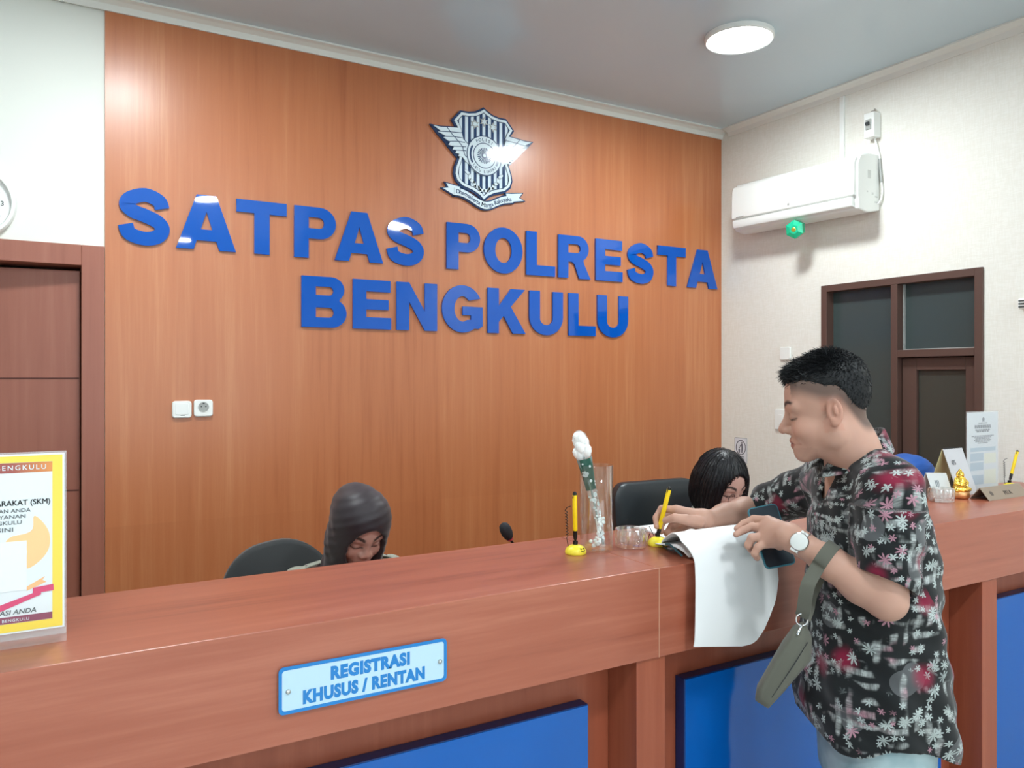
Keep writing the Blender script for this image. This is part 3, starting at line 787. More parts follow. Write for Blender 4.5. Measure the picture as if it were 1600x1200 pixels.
for r_, z in enumerate((-.042, -.056)):
    x = -.030 + .006 * (1 - r_)
    while x < .028 - .008 * (1 - r_):
        w_ = R_.uniform(.003, .006); mk.append(plate([[(x, z), (x + w_, z), (x + w_, z + .008), (x, z + .008)]], .0005, MR(sy_, sz_, .0017))); x += w_ + .0018
mk.append(plate([rrect(.100, .155, .004), rrect(.095, .150, .003)], .0004, MR(sy_, sz_, .0017)))
obj('pictogram', join(mk), grey, lsg)
p = on_x(1213, 655, XR); 
t = thing('light_switch', 'white switch plate on the cream wall in front of the standing man', 'switch', (XR, 3.105, 1.30), 'plates on the cream wall')
b = MB(); b.prism(rrect(.082, .118, .008), (XR, 3.115, 1.359), (0, -1, 0), (0, 0, 1), .0003, .012); obj('cover_plate', b.mesh(), M_['white_plastic'], t, bevel=.003)
b = MB(); b.prism(rrect(.03, .06, .003), (XR, 3.115, 1.359), (0, -1, 0), (0, 0, 1), .012, .0150); obj('rocker', b.mesh(), M_['white_plastic'], t, bevel=.001)
t = thing('socket_plate', 'white plate on the cream wall just over the standing man, beside the dark frame', 'socket', (XR, 3.09, 1.70), 'plates on the cream wall')
b = MB(); b.prism(rrect(.072, .072, .008), (XR, 3.085, 1.738), (0, -1, 0), (0, 0, 1), .0003, .012); obj('cover_plate', b.mesh(), M_['white_plastic'], t, bevel=.003)
# wall fan bracket end at the right edge
p = on_x(1600, 475, XR)
t = thing('wall_bracket', 'small white bracket on the cream wall at the right edge', 'bracket', (XR, p.y, p.z - .03))
b = MB(); b.box((XR - .03, p.y - .05, p.z - .022), (XR - .0003, p.y + .012, p.z + .022)); obj('base', b.mesh(), M_['white_plastic'], t, bevel=.006)
b = MB()
for k in range(3): b.box((XR - .034, p.y - .045, p.z - .016 + .013 * k), (XR - .0302, p.y + .006, p.z - .011 + .013 * k))
obj('slot', b.mesh(), M_['dark_plastic'], t)

# ------------------------------------------------------------------ reception counter
CX0, CX1 = -1.55, 3.60
ctr = thing('reception_counter', 'long reddish wooden reception counter with blue front panels', 'counter', (1.0, (CF + CB) / 2, 0))
prof = [(CF, .94), (CF + .022, .94), (CF + .022, 1.122), (CB, 1.122), (CB, HC), (CF, HC)]
def along(x0, x1):
    b = MB(); n = len(prof)
    b.add([(x, y, z) for x in (x0, x1) for y, z in prof], [tuple(range(n)), tuple(range(n, 2 * n))[::-1]] + [(i, (i + 1) % n, n + (i + 1) % n, n + i) for i in range(n)])
    return b.mesh()
obj('countertop', along(CX0, 1.2345), M_['counter'], ctr, bevel=.0015)
obj('countertop', along(1.2355, CX1), M_['counter'], ctr, bevel=.0015)
b = MB(); b.box((1.2337, CF - .0005, .94), (1.2363, CF + .02, HC + .0002)); obj('joint_strip', b.mesh(), mat('pale_edge', lin(196, 142, 116), .5), ctr)
b = MB(); b.box((CX0, 1.54, 0), (CX1, 1.56, 1.122)); obj('back_panel', b.mesh(), M_['counter_v'], ctr)
b = MB(); b.box((CX0, CB - .03, 0), (CX1, CB - .012, 1.122)); obj('inner_panel', b.mesh(), M_['counter_v'], ctr)
for x in (-1.49, 3.555):
    b = MB(); b.box((x - .03, CF + .03, 0), (x + .03, CB - .031, 1.12)); obj('end_panel', b.mesh(), M_['counter_v'], ctr)
for x in (-.217, 1.2155, 2.647):
    b = MB(); b.box((x - .0435, CF + .006, 0), (x + .0435, 1.5395, .9395)); obj('post', b.mesh(), M_['counter_v'], ctr, bevel=.0015)
for x0_, x1_ in ((-1.40, -.35), (-.045, 1.088), (1.388, 2.50), (2.80, 3.50)):
    b = MB(); b.box((x0_, 1.506, .12), (x1_, 1.5395, .832)); pn = obj('front_panel', b.mesh(), M_['panel_edge'], ctr, bevel=.002)
    b = MB(); b.box((x0_ + .002, 1.5035, .122), (x1_ - .002, 1.5058, .830)); obj('gloss_sheet', b.mesh(), M_['panel_blue'], pn, bevel=.001)
for xa, xb, yb, lab in ((CX0 + .1, 1.88, 2.16, 'low wooden staff desk behind the left part of the counter'), (1.90, 3.56, 2.06, 'low wooden staff desk behind the right part of the counter')):
    t = thing('staff_desk', lab, 'desk', ((xa + xb) / 2, (CB + yb) / 2, 0))
    b = MB(); b.box((xa, CB + .004, .72), (xb, yb, .75)); obj('desktop', b.mesh(), M_['counter'], t, bevel=.002)
    for x in (xa + .03, xb - .03):
        b = MB(); b.box((x - .015, CB + .02, 0), (x + .015, yb - .03, .7195)); obj('side_panel', b.mesh(), M_['counter_v'], t)

# name sign on the counter front
XA, XB_, ZA, ZB_ = .349, .676, .998, 1.079
sc_ = Vector(((XA + XB_) / 2, CF, (ZA + ZB_) / 2)); MS = lambda d: frame((sc_.x, CF - d, sc_.z), (1, 0, 0), (0, 0, 1))
sg = thing('counter_sign', 'pale blue bordered sign for registration on the counter front', 'sign', (sc_.x, CF, ZA))
M_['pale_blue'] = mat('pale_blue_acrylic', lin(186, 216, 232), .10)
M_['sign_blue'] = mat('sign_blue', lin(32, 124, 196), .25)
w_, h_ = XB_ - XA, ZB_ - ZA
obj('board', plate([rrect(w_, h_, .008)], .0055, MS(.0005)), M_['pale_blue'], sg, bevel=.001)
obj('border', plate([rrect(w_ + .004, h_ + .004, .009), rrect(w_ - .008, h_ - .008, .006)], .0022, MS(.0045)), M_['sign_blue'], sg, label='rounded blue border')
for s_, dx, dz, wd in (('REGISTRASI', .008, .0055, .157), ('KHUSUS / RENTAN', -.002, -.0285, .240)):
    obj('lettering', text_mesh(s_, .0315, frame((sc_.x + dx, CF - .0061, sc_.z + dz), (1, 0, 0), (0, 0, 1)), .0006, .058, 'CENTER', width=wd, space=1.10), M_['sign_blue'], sg)
for x in (XA + .015, XB_ - .013):
    b = MB(); b.lathe([(.0045, 0), (.0045, .002), (.003, .004), (.0005, .0046)], (x, CF - .006, sc_.z - .002), (0, -1, 0), 16); obj('screw', b.mesh(), M_['steel'], sg, smooth=40)

# ------------------------------------------------------------------ survey poster in an acrylic stand
PX1, PX0, PZ0, PZ1, PY = .017, -.193, 1.166, 1.4695, 1.578
st = thing('poster_stand', 'yellow bordered survey poster in a clear stand at the left end of the counter', 'poster stand', ((PX0 + PX1) / 2, PY, HC))
b = MB(); b.box((PX0 - .004, PY - .001, HC + .004), (PX1 + .003, PY + .001, PZ1 + .003)); b.box((PX0 - .004, PY + .0035, HC + .004), (PX1 + .003, PY + .0055, PZ1 + .003)); b.box((PX0 - .004, PY - .035, HC + .0004), (PX1 + .003, PY + .045, HC + .0039))
obj('acrylic_holder', b.mesh(), mat('holder_acrylic', (.93, .95, .95, 1), .08, alpha=.12), st)
MP = lambda d=0: frame((0, PY - .0012 - d, 0), (1, 0, 0), (0, 0, 1))
rect = lambda x0, z0, x1, z1: [(x0, z0), (x1, z0), (x1, z1), (x0, z1)]
po = obj('poster', plate([rect(PX0, PZ0, PX1, PZ1)], .0010, MP()), mat('poster_white', lin(232, 240, 242), .35), st, label='white poster sheet')
M_['poster_yellow'] = mat('poster_yellow', lin(250, 222, 88), .4)
obj('border', plate([rect(PX0 + .003, PZ0 + .003, PX1 - .003, PZ1 - .003), rect(PX0 + .019, PZ0 + .017, PX1 - .018, PZ1 - .014)], .0004, MP(.0011)), M_['poster_yellow'], po, label='yellow border')
hb = mat('poster_header', lin(176, 100, 84), .4); g = NT(hb); sx = g.n('ShaderNodeSeparateXYZ'); g.l(g.pos(), sx.inputs[0])
g.l(g.mix(g.rng(sx.outputs[0], -.06, 0.0, smooth=False), lin(166, 88, 80), lin(232, 152, 84)), g.b.inputs['Base Color'])
obj('header_band', plate([rect(PX0 + .0192, PZ1 - .0315, PX1 - .0182, PZ1 - .0145)], .0004, MP(.0011)), hb, po)
TX = lambda s, x, z, size, bold=.015, width=None, al='RIGHT', sh=0.0, sp=1.0: text_mesh(s, size, frame((x, PY - .0028, z), (1, 0, 0), (0, 0, 1)), .0003, bold, al, width, sp, sh)
obj('header_lettering', join([TX('BENGKULU', -.010, PZ1 - .0265, .0115, .01, sp=1.35)]), M_['sign_white'], po)
txt = mat('poster_grey_text', lin(112, 118, 120), .5)
for s_ in [TX('MASYARAKAT (SKM)', -.0045, 1.383, .0128, .006, .108), TX('KAN ANDA', -.0330, 1.3712, .0088, .018, .052), TX('PELAYANAN', -.0405, 1.3612, .0088, .018, .062),
    TX('BENGKULU', -.0460, 1.3512, .0088, .018, .056), TX('DISINI', -.0585, 1.3392, .0098, .018, .036), TX('PARTISIPASI ANDA', -.0250, 1.1985, .0115, .016, .098, sh=.18)]: obj('lettering', s_, txt, po)
obj('swoosh', plate([[(v.x, v.y) for v in catmull([(-.028, 1.363, 0), (-.0145, 1.350, 0), (-.0055, 1.330, 0), (-.0065, 1.305, 0), (-.020, 1.285, 0), (-.040, 1.275, 0), (-.040, 1.31, 0), (-.068, 1.318, 0), (-.062, 1.330, 0), (-.040, 1.334, 0), (-.030, 1.342, 0)], 5, True)]], .0003, MP(.0011)), mat('poster_peach', lin(250, 208, 150), .4), po, label='peach swoosh')
# (the square code of the poster is left out: a plain white card takes its place)
obj('blank_card', plate([rect(-.125, 1.238, -.039, 1.322)], .0003, MP(.0016)), mat('card_white', lin(238, 244, 246), .4), po, label='blank white square')
obj('peach_ribbon', plate([[(-.039, 1.243), (-.012, 1.258), (-.016, 1.252), (-.010, 1.248), (-.039, 1.236)]], .0003, MP(.0013)), mat('peach', lin(248, 196, 140), .4), po)
obj('ribbon', plate([[(-.17, 1.212), (-.12, 1.208), (-.078, 1.216), (-.030, 1.231), (-.030, 1.240), (.0005, 1.243), (.001, 1.232), (-.018, 1.231), (-.018, 1.227), (-.030, 1.223), (-.078, 1.205), (-.12, 1.197), (-.17, 1.201)]], .0003, MP(.0019)), mat('poster_pink', lin(222, 84, 124), .4), po, label='pink ribbon')
obj('footer_band', plate([rect(PX0 + .0192, PZ0 + .0175, PX1 - .0182, PZ0 + .0290)], .0004, MP(.0011)), mat('poster_plum', lin(148, 84, 104), .4), po)
obj('footer_lettering', join([TX('BENGKULU', -.035, PZ0 + .0205, .0068, .01, sp=1.2)]), M_['sign_white'], po)

# ------------------------------------------------------------------ pens and smiling pen stands
def make_pen(name, a, t_, label):                       # a: tip, t_: top
    a = Vector(a); t_ = Vector(t_); d = (t_ - a).normalized(); L = (t_ - a).length
    th = thing(name, label, 'pen', a, 'yellow pens')
    b = MB(); b.lathe([(.0054, .033), (.0060, .036), (.0060, L - .004), (.0055, L - .003)], a, d, 14); obj('barrel', b.mesh(), M_['pen_yellow'], th, smooth=35)
    b = MB(); b.lathe([(.0012, .000), (.0026, .006), (.0048, .012), (.0056, .020), (.0056, .0335)], a, d, 14); obj('grip', b.mesh(), M_['black'], th, smooth=35)
    b = MB(); b.lathe([(.0057, L - .004), (.0057, L), (.003, L + .004), (.0005, L + .0045)], a, d, 14); b.tube([a + d * (L - .002), a + d * (L + .003) + Vector((-.005, -.002, 0)), a + d * (L - .012) + Vector((-.008, -.003, 0))], .0011, 6); obj('end_cap', b.mesh(), M_['black'], th, smooth=35)
    return th
p1 = on_z(903, 866, HC) + Vector((0, .010, 0))
def smile_base(loc, label):
    x, y, z = loc
    t = thing('pen_stand', label, 'pen stand', loc, 'smiling pen stands')
    b = MB(); b.lathe([(.0265, 0.0005), (.0275, .004), (.0265, .009), (.022, .0165), (.014, .0215), (.006, .0232), (.0005, .0234)], loc, (0, 0, 1), 36); obj('base', b.mesh(), M_['yellow'], t, smooth=60)
    b = MB(); yf = lambda dx, dz: math.sqrt(max(1e-6, 1 - (dx / .0275) ** 2))
    def sp(ax_, el):                                     # a point on the dome towards the customer side
        r = float(np.interp(el, [.004, .009, .0165, .0215, .0232], [.0275, .0265, .022, .014, .006]))
        return Vector((x + r * math.sin(ax_), y - r * math.cos(ax_), z + el))
    for q in (.02, .42): 
        c_ = sp(q, .0155); b.lathe([(.0022, -.002), (.0022, .0008), (.0004, .0013)], c_, (math.sin(q), -math.cos(q), .8), 10)
    b.tube([sp(-.05 + .54 * k / 6, .0085 + .0032 * (k - 3) ** 2 / 9) + Vector((0, -.0004, .0002)) for k in range(7)], .0009, 6)
    obj('smile', b.mesh(), M_['black'], t, label='black eyes and smile')
    b = MB(); b.cyl((x + .001, y + .003, z + .020), (x + .001, y + .003, z + .032), .0062, .0068, 14); obj('socket', b.mesh(), M_['black'], t)
    pts = [(x - .014, y + .012, z + .012), (x - .018, y + .014, z + .04)]
    for k in range(60):
        a = k * .9; pts.append((x - .0165 + .0028 * math.cos(a) - .004 * k / 60, y + .013 + .0028 * math.sin(a), z + .045 + .066 * k / 60))
    pts += [(x - .019, y + .011, z + .118), (x - .012, y + .005, z + .1215)]
    if 'empty' not in label:
        b = MB(); b.tube(pts, .0011, 5); obj('cord', b.mesh(), M_['black'], t, label='black coiled cord')
    else:
        b = MB(); b.tube([(x - .012, y + .012, z + .012), (x - .016, y + .016, z + .03), (x - .012, y + .03, z + .006), (x + .01, y + .036, z + .003), (x + .03, y + .05, z + .012), (x + .02, y + .06, z + .04)], .0011, 5); obj('cord', b.mesh(), M_['black'], t)
    return t
s1 = smile_base(p1, 'yellow smiling pen stand left of the clear vase, pen upright in it')
make_pen('pen', p1 + Vector((.001, .003, .0326)) - Vector((0, 0, .006)), at(898, 771, 1.99), 'yellow pen standing upright in the stand left of the clear vase')
p2 = on_z(1032, 853, HC) + Vector((0, .010, 0))
s2 = smile_base(p2, 'yellow smiling pen stand empty beside the cut glass ashtray near the writing hand')
p3 = Vector((3.36, 1.735, HC)); s3 = smile_base(p3, 'yellow pen stand behind the grey name plate at the right end')
make_pen('pen', p3 + Vector((.001, .003, .0266)), p3 + Vector((.045, -.005, .150)), 'yellow pen leaning in the stand behind the grey name plate')

# ------------------------------------------------------------------ clear vase with a wrapped rose
vc = on_z(941, 862, HC) + Vector((.002, .028, 0)); VR, VH = .0435, .222
b = MB(); b.lathe([(.0005, .0004), (VR - .001, .0004), (VR, .0015), (VR, VH - .001), (VR - .0008, VH), (VR - .0024, VH), (VR - .003, VH - .001), (VR - .003, .006), (.0005, .006)], vc, (0, 0, 1), 48)
o = obj('vase', b.mesh(), M_['thin_glass'], smooth=40); tag(o, 'tall clear cylinder vase on the counter holding a wrapped rose', 'vase')
ra = vc + Vector((.020, -.006, .0075)); rb_ = at(907, 690, 2.045)
rd = (rb_ - ra).normalized(); RL = (rb_ - ra).length
rs = rd.cross(Vector((0, 1, 0))).normalized(); rn = rs.cross(rd)
rose = thing('wrapped_rose', 'white rose in a printed clear sleeve leaning in the clear vase', 'flower', ra)
b = MB(); b.tube([ra + rd * .006, ra + rd * (RL * .5), ra + rd * (RL - .02)], .0028, 8); obj('stem', b.mesh(), mat('stem_green', lin(46, 92, 66), .5), rose)
b = MB()
for k in range(9):
    a = k * 2.4; rr = .004 + .010 * (k / 9); hh = RL - .010 + .020 * math.cos(k * .35)
    c_ = ra + rd * hh + (rs * math.cos(a) + rn * math.sin(a)) * rr
    vs = []; 
    b.lathe([(.0005, -.020), (.010, -.014), (.0135, -.002), (.012, .010), (.006, .0165), (.0005, .017)], c_, rd + (rs * math.cos(a) + rn * math.sin(a)) * .25, 14)
obj('blossom', b.mesh(), mat('rose_white', lin(246, 246, 244), .7), rose, smooth=80)
b = MB(); n_ = 24; pr_ = [(.006, 0), (.0075, .03), (.0105, .10), (.0155, .18), (.0215, RL - .045), (.0235, RL - .005), (.019, RL + .018), (.005, RL + .030)]
vs = []
for r, h in pr_:
    for i in range(n_):
        a = 2 * math.pi * i / n_; k_ = 1 + .10 * math.sin(3 * a + h * 60)
        vs.append(ra + rd * h + rs * (r * math.cos(a) * k_) + rn * (r * .72 * math.sin(a) * k_))
b.add(vs, [(k * n_ + i, k * n_ + (i + 1) % n_, (k + 1) * n_ + (i + 1) % n_, (k + 1) * n_ + i) for k in range(len(pr_) - 1) for i in range(n_)])
M_['sleeve'] = mat('printed_sleeve', (.85, .9, .9, 1), .12, alpha=.28, spec=.7)
slv = obj('sleeve', b.mesh(), M_['sleeve'], rose, smooth=60, label='clear plastic sleeve')
b = MB(); b2 = MB()
for q, h0, h1 in ((b2, .155, RL - .045),):                # green print wrapped round the upper third
    rows = []
    for k in range(9):
        h = h0 + (h1 - h0) * k / 8; r = np.interp(h, [x[1] for x in pr_], [x[0] for x in pr_]) * 1.0 + .0008
        rows.append([ra + rd * h + rs * (r * math.cos(a)) + rn * (r * .74 * math.sin(a)) for a in [math.radians(v) for v in range(170, 371, 20)]])
    q.sheet(rows, .0004)
M_['green_print'] = mat('green_print', lin(36, 84, 70), .4)
obj('green_print', b2.mesh(), M_['green_print'], slv, smooth=60)
b = MB()
for k in range(46):
    h = R_.uniform(.02, RL - .055); a = math.radians(R_.uniform(195, 345)); r = np.interp(h, [x[1] for x in pr_], [x[0] for x in pr_]) + .0013
    c_ = ra + rd * h + rs * (r * math.cos(a)) + rn * (r * .76 * math.sin(a)); nn = (rs * math.cos(a) + rn * math.sin(a)).normalized()
    s_ = R_.uniform(.0022, .0054)
    if k % 4 == 0: b.lathe([(s_, -.0003), (s_ * 1.35, 0), (s_, .0003), (s_ * .8, 0), (s_, -.0003)], c_, nn, 14)
    else: b.lathe([(s_ * .8, -.0003), (s_ * .8, .0003), (.0003, .0004)], c_, nn, 7)
obj('white_print', b.mesh(), mat('white_print', lin(226, 236, 236), .4), slv)
b = MB()
for k in range(22):
    t = R_.random(); base = vc + Vector((-.012 + .016 * t, -.012, .012 + .075 * t)); c_ = base + Vector((R_.uniform(-.010, .010), R_.uniform(-.010, .010), R_.uniform(-.006, .006)))
    dd = Vector((R_.uniform(-1, 1), R_.uniform(-1, 1), R_.uniform(.2, 1))).normalized(); s_ = R_.uniform(.003, .0062)
    b.lathe([(.0003, -s_), (s_ * .8, -s_ * .3), (s_, s_ * .2), (s_ * .5, s_ * .8), (.0003, s_)], c_, dd, 8)
b.tube([vc + Vector((.006, -.008, .008)), vc + Vector((-.004, -.012, .04)), vc + Vector((-.010, -.012, .085))], .0012, 6)
obj('filler_blossoms', b.mesh(), mat('filler_white', lin(236, 238, 234), .7), rose, smooth=70, label='tiny white filler flowers at the foot')

# ------------------------------------------------------------------ cut glass ashtrays
def ashtray(loc, label):
    b = MB(); fl = lambda t, k: 1 + (.035 * math.cos(22 * t) if 1 <= k <= 3 else 0)
    b.lathe([(.030, .0004), (.040, .003), (.0425, .020), (.0430, .042), (.0425, .049), (.0400, .050), (.0375, .048), (.0355, .018), (.030, .0125), (.0005, .0115)], loc, (0, 0, 1), 88, fl)
    o = obj('ashtray', b.mesh(), M_['cut'], smooth=30, origin=loc); tag(o, label, 'ashtray', 'cut glass ashtrays'); return o
a1 = on_z(993, 858, HC) + Vector((.006, .026, 0))
A1 = ashtray(a1, 'round cut glass ashtray between the clear vase and the smiling pen stand')
a2 = on_z(1481, 786, HC) + Vector((.01, .03, 0))
dup(A1, a2, 'round cut glass ashtray beside the gold figurine at the right')

# ------------------------------------------------------------------ things at the right end of the counter
MB_ = lambda: MB()
f_ = on_z(1506, 780, HC) + Vector((.01, .02, 0))
fg = thing('figurine', 'small shiny gold seated figurine beside the cut glass ashtray', 'figurine', f_)
b = MB(); b.lathe([(.026, .0004), (.031, .006), (.033, .020), (.030, .026), (.0005, .027)], f_, (0, 0, 1), 28, lambda t, k: 1 + .03 * math.cos(9 * t)); obj('pedestal', b.mesh(), mat('copper_base', (.80, .42, .18, 1), .35, metal=.85), fg, smooth=50)
figurine_at, figurine_root = f_, fg                      # the gold body follows with the figures
# nameplate
NX0, NX1, NY = 2.945, 3.215, 1.592
b = MB(); pr3 = [(NY, HC + .0005), (NY + .002, HC + .0005), (NY + .036, HC + .0410), (NY + .070, HC + .0005), (NY + .072, HC + .0005), (NY + .0365, HC + .0440), (NY + .0355, HC + .0440)]
n = len(pr3); b.add([(x, y, z) for x in (NX0, NX1) for y, z in pr3], [tuple(range(n)), tuple(range(n, 2 * n))[::-1]] + [(i, (i + 1) % n, n + (i + 1) % n, n + i) for i in range(n)])
npl = obj('name_plate', b.mesh(), mat('taupe_metal', lin(158, 142, 126), .35, metal=.3)); tag(npl, 'grey folded name plate at the right end of the counter', 'name plate')
sl = Vector((0, .0355, .0435)).normalized()
obj('lettering', text_mesh('MIA', .026, frame((NX0 + .150, NY + .0098, HC + .0125), (1, 0, 0), sl), .0005, .015, 'CENTER', space=1.25), mat('plate_grey', lin(92, 82, 76), .5), npl)
obj('emblem', plate([star(0, 0, .011, 8, .8)], .0005, frame((NX0 + .045, NY + .0175, HC + .0220), (1, 0, 0), sl)), bpy.data.materials['plate_grey'], npl)
# document in an acrylic stand
dY = 1.762; dX0, dX1 = on_y(1511, 700, dY).x, on_y(1559, 700, dY).x; dZ1 = on_y(1535, 644, dY).z
dst = thing('document_stand', 'tall clear stand with a white printed notice at the right end of the counter', 'document stand', ((dX0 + dX1) / 2, dY, HC))
b = MB(); b.box((dX0 - .003, dY - .003, HC + .003), (dX1 + .003, dY - .001, dZ1 + .004)); b.box((dX0 - .003, dY + .001, HC + .003), (dX1 + .003, dY + .003, dZ1 + .004)); b.box((dX0 - .003, dY - .03, HC + .0004), (dX1 + .003, dY + .04, HC + .003))
obj('acrylic_holder', b.mesh(), bpy.data.materials['holder_acrylic'], dst)
MD = lambda d=0: frame((dX0, dY + .0005 - d, HC), (1, 0, 0), (0, 0, 1)); dw = dX1 - dX0; dh = dZ1 - HC
nt = obj('notice', plate([rect(0, .006, dw, dh)], .0008, MD()), mat('notice_paper', lin(206, 214, 220), .4), dst)
mk = []
def rowm(x0, x1, z, h): 
    x = x0
    while x < x1:
        w_ = R_.uniform(.008, .02); mk.append(plate([rect(x, z, min(x + w_, x1), z + h)], .0002, MD(.0009))); x += w_ + .003
mk.append(plate([star(dw * .52, dh * .905, .012, 5, .6)], .0002, MD(.0009)))
for z, h, q in ((.855, .004, .36), (.815, .007, .24), (.795, .007, .24), (.765, .006, .26), (.745, .006, .30), (.690, .004, .14), (.672, .004, .22), (.654, .004, .26), (.636, .004, .22), (.618, .004, .26), (.600, .004, .34)): rowm(dw * q, dw * (1 - q), dh * z, h)
obj('print', join(mk), mat('notice_grey', lin(112, 120, 130), .5), nt)
bl = [plate([rect(dw * a, dh * c, dw * b_, dh * d)], .0002, MD(.0009)) for a, b_, c, d in ((.1, .92, .50, .55), (.1, .52, .38, .48), (.1, .52, .26, .36), (.1, .52, .08, .20))]
obj('tinted_boxes', join(bl), mat('notice_blue', lin(168, 188, 204), .5), nt)
obj('pale_boxes', join([plate([rect(dw * .55, dh * c, dw * .93, dh * d)], .0002, MD(.0009)) for c, d in ((.34, .47), (.08, .26))]), mat('notice_cream', lin(216, 220, 206), .5), nt)
# desk calendar: a tent with its ridge along the counter
kx0 = on_y(1473, 702, 1.775).x; kz = on_y(1473, 702, 1.775).z
cal = thing('desk_calendar', 'white and cream desk calendar behind the gold figurine', 'calendar', (kx0 + .1, 1.775, HC))
b = MB(); b.hexa([(kx0, 1.712, HC + .0005), (kx0 + .128, 1.712, HC + .0005), (kx0 + .128, 1.714, HC + .0005), (kx0, 1.714, HC + .0005), (kx0, 1.774, kz), (kx0 + .128, 1.774, kz), (kx0 + .128, 1.776, kz), (kx0, 1.776, kz)])
obj('front_leaf', b.mesh(), mat('calendar_white', lin(206, 206, 210), .5), cal)
b = MB(); b.hexa([(kx0, 1.836, HC + .0005), (kx0 + .128, 1.836, HC + .0005), (kx0 + .128, 1.838, HC + .0005), (kx0, 1.838, HC + .0005), (kx0, 1.7765, kz), (kx0 + .128, 1.7765, kz), (kx0 + .128, 1.7785, kz), (kx0, 1.7785, kz)])
obj('rear_leaf', b.mesh(), mat('calendar_cream', lin(218, 212, 160), .6), cal)
b = MB()
for k in range(9): b.lathe([(.0045, -.001), (.0052, 0), (.0045, .001)], (kx0 + .012 + k * .0135, 1.777, kz), (1, 0, 0), 12)
obj('wire_binding', b.mesh(), M_['dark_plastic'], cal)
sl = Vector((0, .062, kz - HC)).normalized()
obj('date_print', text_mesh('05', .026, frame((kx0 + .025, 1.7505, HC + (kz - HC) * .66), (1, 0, 0), sl), .0004, .01), mat('calendar_grey', lin(120, 122, 128), .5), cal)
# folded paper note and a flat sheet under the ashtray
q0 = on_y(1447, 770, 1.735).x
b = MB(); b.hexa([(q0, 1.700, HC + .0008), (q0 + .105, 1.690, HC + .0008), (q0 + .105, 1.6912, HC + .0008), (q0, 1.7012, HC + .0008), (q0, 1.735, HC + .098), (q0 + .105, 1.722, HC + .092), (q0 + .105, 1.7232, HC + .092), (q0, 1.7362, HC + .098)])
b.hexa([(q0, 1.770, HC + .0008), (q0 + .105, 1.757, HC + .0008), (q0 + .105, 1.7582, HC + .0008), (q0, 1.7712, HC + .0008), (q0, 1.7364, HC + .098), (q0 + .105, 1.7234, HC + .092), (q0 + .105, 1.7246, HC + .092), (q0, 1.7376, HC + .098)])
nt2 = obj('paper_note', b.mesh(), mat('note_paper', lin(212, 216, 216), .6)); tag(nt2, 'folded white paper note standing behind the right cut glass ashtray', 'paper')
obj('print', join([plate([rect(.03 + .008 * k, .050 - .004 * (k % 2), .035 + .008 * k, .074)], .0003, frame((q0, 1.6995, HC), (1, -.09, 0), (0, .034, .095))) for k in range(4)]), bpy.data.materials['notice_grey'], nt2)

# ------------------------------------------------------------------ gooseneck microphone on the staff desk
mh = on_y(791, 830, 2.06); 
mic = thing('microphone', 'black gooseneck microphone rising behind the counter', 'microphone', (mh.x + .07, 2.10, .75))
b = MB(); b.box((mh.x + .02, 2.03, .7505), (mh.x + .12, 2.15, .785)); obj('base', b.mesh(), M_['black'], mic, bevel=.008)
nk = catmull([(mh.x + .07, 2.10, .78), (mh.x + .075, 2.10, .93), (mh.x + .050, 2.085, 1.06), (mh.x + .016, 2.066, mh.z - .026)], 8)
b = MB(); b.tube(nk, .0042, 8); obj('gooseneck', b.mesh(), M_['black'], mic, smooth=60)
hd = (Vector((mh.x, 2.06, mh.z)) - nk[-1]).normalized()
b = MB(); b.lathe([(.008, -.030), (.0130, -.024), (.0175, -.008), (.0180, .008), (.0145, .022), (.007, .029), (.0005, .031)], (mh.x, 2.06, mh.z), hd, 24); obj('foam_head', b.mesh(), mat('foam', lin(44, 44, 48), .9), mic, smooth=70)
b = MB(); b.lathe([(.0092, -.034), (.0105, -.031), (.0105, -.027), (.0092, -.024)], (mh.x, 2.06, mh.z), hd, 20); obj('light_ring', b.mesh(), mat('red_ring', lin(206, 66, 82), .4), mic, label='red ring')

